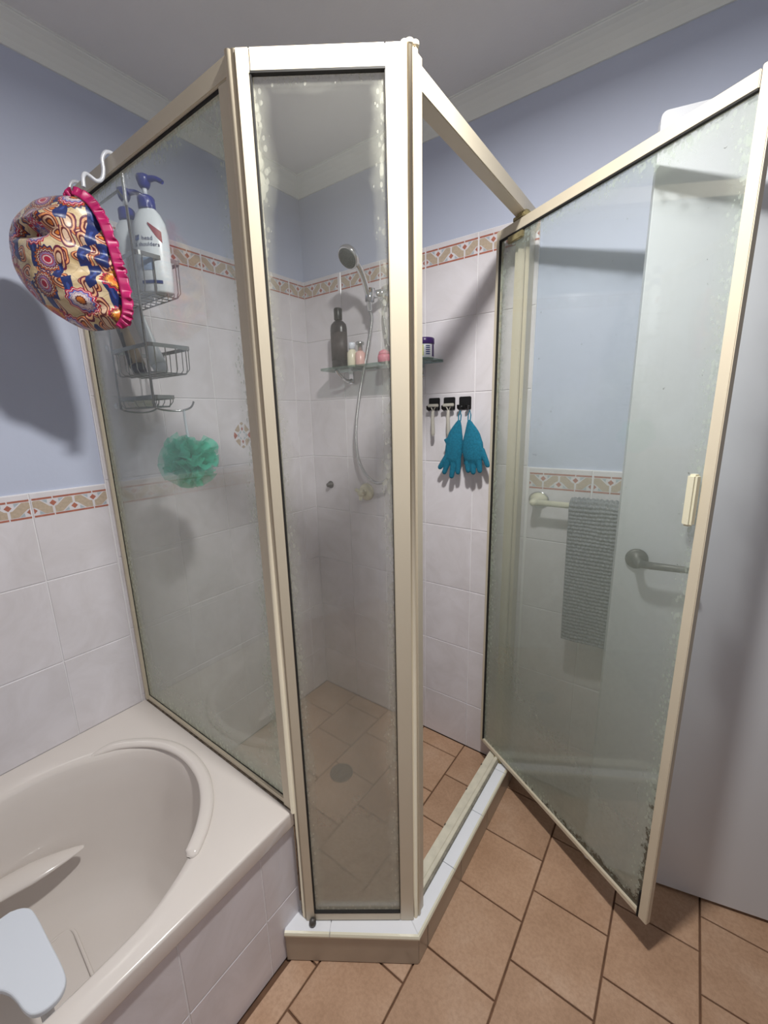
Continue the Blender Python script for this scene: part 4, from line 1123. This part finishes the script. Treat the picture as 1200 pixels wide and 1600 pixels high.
def shower_cap():
    C0 = Vector((.290, -.985, 1.728)); K = .85
    e = empty('shower_cap', C0, 'puffy paisley-patterned shower cap with magenta ruffle hanging from the caddy hook', 'shower cap')
    Lx = Vector((.81, .586, -.02)).normalized(); Dz = Vector((0, 0, 1)); Dp = Lx.cross(Dz).normalized()   # Dp points to the viewer side
    if Dp.y > 0: Dp = -Dp
    # outline seen broadside: s right, z up
    ol = [(.026, .158), (.060, .150), (.086, .118), (.104, .070), (.116, .020), (.124, -.035), (.126, -.085), (.118, -.128), (.095, -.150), (.055, -.158), (.012, -.160), (-.028, -.148), (-.075, -.118),
          (-.112, -.082), (-.138, -.040), (-.146, .010), (-.142, .055), (-.120, .098), (-.090, .126), (-.055, .146), (-.015, .156)]
    O = spline([(s, 0, z) for s, z in ol], 7, True); n = len(O); rg = 26
    V = []; Fc = []; UV = []
    def disp(s, z):
        f = 0
        # hollow crease upper centre, lower lip fold, folds radiating from the gathered edge
        f -= .052*math.exp(-(((s+.040-.35*(z-.050))/.040)**2+((z-.050)/.014)**2))
        f += .026*math.exp(-(((s-.005)/.06)**2+((z-.078-.2*s)/.018)**2))
        f -= .016*math.exp(-(((s-.050)/.055)**2+((z+.035)/.012)**2))
        f += .012*math.exp(-(((s-.02)/.09)**2+((z+.060)/.022)**2))
        f -= .030*math.exp(-(((s-.045)/.06)**2+((z+.118-.2*(s-.05))/.010)**2))
        f -= .028*math.exp(-(((s-.085)/.022)**2+((z-.085)/.020)**2))
        f += .010*math.exp(-(((s-.03)/.08)**2+((z+.100)/.02)**2))
        g = max(0, (s-.02)/.09)
        f += .015*g*math.sin(z*110+math.sin(z*40)*1.2+s*20)
        f += .007*noise.noise(Vector((s*16, z*16, 3)))+.0035*noise.noise(Vector((s*42, z*42, 7)))
        return f
    for side in (1, -1):
        for i in range(rg+1):
            r = i/rg
            for k in range(n):
                s, z = O[k].x*r, O[k].z*r
                th = .105 if side > 0 else .050
                base = th*(max(0, 1-r**2.3))**.55
                # right (gathered) side is thinner
                base *= 1-.45*max(0, min(1, (s+.02)/.14))
                dsp = disp(s, z)*(1-r**6) if side > 0 else .006*noise.noise(Vector((s*20, z*20, 9)))*(1-r**4)
                p = Lx*s+Dz*z+Dp*((base+dsp)*side-.0)
                V.append(p*K); UV.append((s+.5+base*.35*(1 if s > 0 else -1)*r*0, z+.5+(2 if side < 0 else 0)))
    off = (rg+1)*n
    for sd in range(2):
        o0 = sd*off
        for i in range(rg):
            for k in range(n):
                q = [o0+i*n+k, o0+(i+1)*n+k, o0+(i+1)*n+(k+1) % n, o0+i*n+(k+1) % n]
                Fc.append(q if sd else q[::-1])
    me = mesh('cap_fabric', V, Fc)
    ul = me.uv_layers.new(name='UVMap')
    for lp in me.loops: ul.data[lp.index].uv = UV[lp.vertex_index]
    bm = bmesh.new(); bm.from_mesh(me); bmesh.ops.remove_doubles(bm, verts=bm.verts, dist=.0002); bmesh.ops.recalc_face_normals(bm, faces=bm.faces); bm.to_mesh(me); bm.free()
    link('cap_fabric', me, cap_mat(), e, smooth=True)
    # ruffle along the gathered edge
    RL = spline([(.016, 0, .150), (.040, 0, .160), (.074, 0, .140), (.098, 0, .100), (.112, 0, .050), (.121, 0, 0), (.129, 0, -.050), (.130, 0, -.100), (.120, 0, -.136), (.098, 0, -.154)], 22)
    V = []; m = 6; nn_ = len(RL)
    for i, p in enumerate(RL):
        a = RL[max(0, i-1)]; b_ = RL[min(nn_-1, i+1)]; tg = (b_-a).normalized(); out = Vector((-tg.z, 0, tg.x))
        if out.x < 0: out = -out
        t = i/(nn_-1); ph = i*.62+1.5*math.sin(i*.11)
        endf = min(1, 8*t+.3, 8*(1-t)+.3)
        for j in range(m+1):
            u = j/m
            wv = .0075*math.sin(ph)*u*(.6+.4*math.sin(i*.23))
            w_ = (-.008+.022*u)*endf
            q = p+out*w_+tg*(.003*math.sin(ph*1.7)*u)
            V.append((Lx*q.x+Dz*q.z+Dp*(.018+wv+.012*(1-u)))*K)
    Fc = [[i*(m+1)+j, (i+1)*(m+1)+j, (i+1)*(m+1)+j+1, i*(m+1)+j+1] for i in range(nn_-1) for j in range(m)]
    o = link('ruffle', mesh('ruffle', V, Fc), M['magenta'], e, smooth=True); o['label'] = 'magenta pleated ruffle'
    sd = o.modifiers.new('s', 'SOLIDIFY'); sd.thickness = .0015
shower_cap()

# ------------------------------------------------------------------ bath seat inside the tub
def bath_seat():
    e = empty('bath_seat', (.44, -1.42, .06), 'white plastic bath seat with rounded corners standing in the bathtub', 'bath seat')
    pl_ = [(.312, -1.375), (.316, -1.345), (.335, -1.325), (.365, -1.318), (.45, -1.317), (.535, -1.317), (.566, -1.323), (.581, -1.340), (.580, -1.362), (.567, -1.378), (.545, -1.385),
           (.515, -1.389), (.487, -1.396), (.463, -1.410), (.447, -1.435), (.440, -1.47), (.447, -1.505), (.475, -1.53), (.53, -1.545), (.570, -1.555), (.580, -1.585), (.560, -1.61), (.50, -1.62), (.36, -1.62), (.318, -1.60), (.310, -1.56)]
    P = spline([(x, y, 0) for x, y in pl_], 4, True)
    eo_ = Vector(e.location)
    b = MB().prism([(p.x, p.y) for p in P], .288, .302); o = b.build('seat_board', M['white_plastic'], e, sub=eo_)
    bv = o.modifiers.new('b', 'BEVEL'); bv.width = .004; bv.segments = 3; bv.angle_limit = .8
    for x, y, dx, dy in ((.35, -1.36, -.02, .0), (.54, -1.355, .02, .0), (.35, -1.58, -.02, -.0), (.54, -1.585, .02, -.0)):
        MB().tube([(x, y, .288), (x+dx*.5, y+dy, .17), (x+dx, y+dy*2, .0625)], [.011, .010, .010], 14).build('leg', M['white_wire'], e, sub=eo_)
bath_seat()
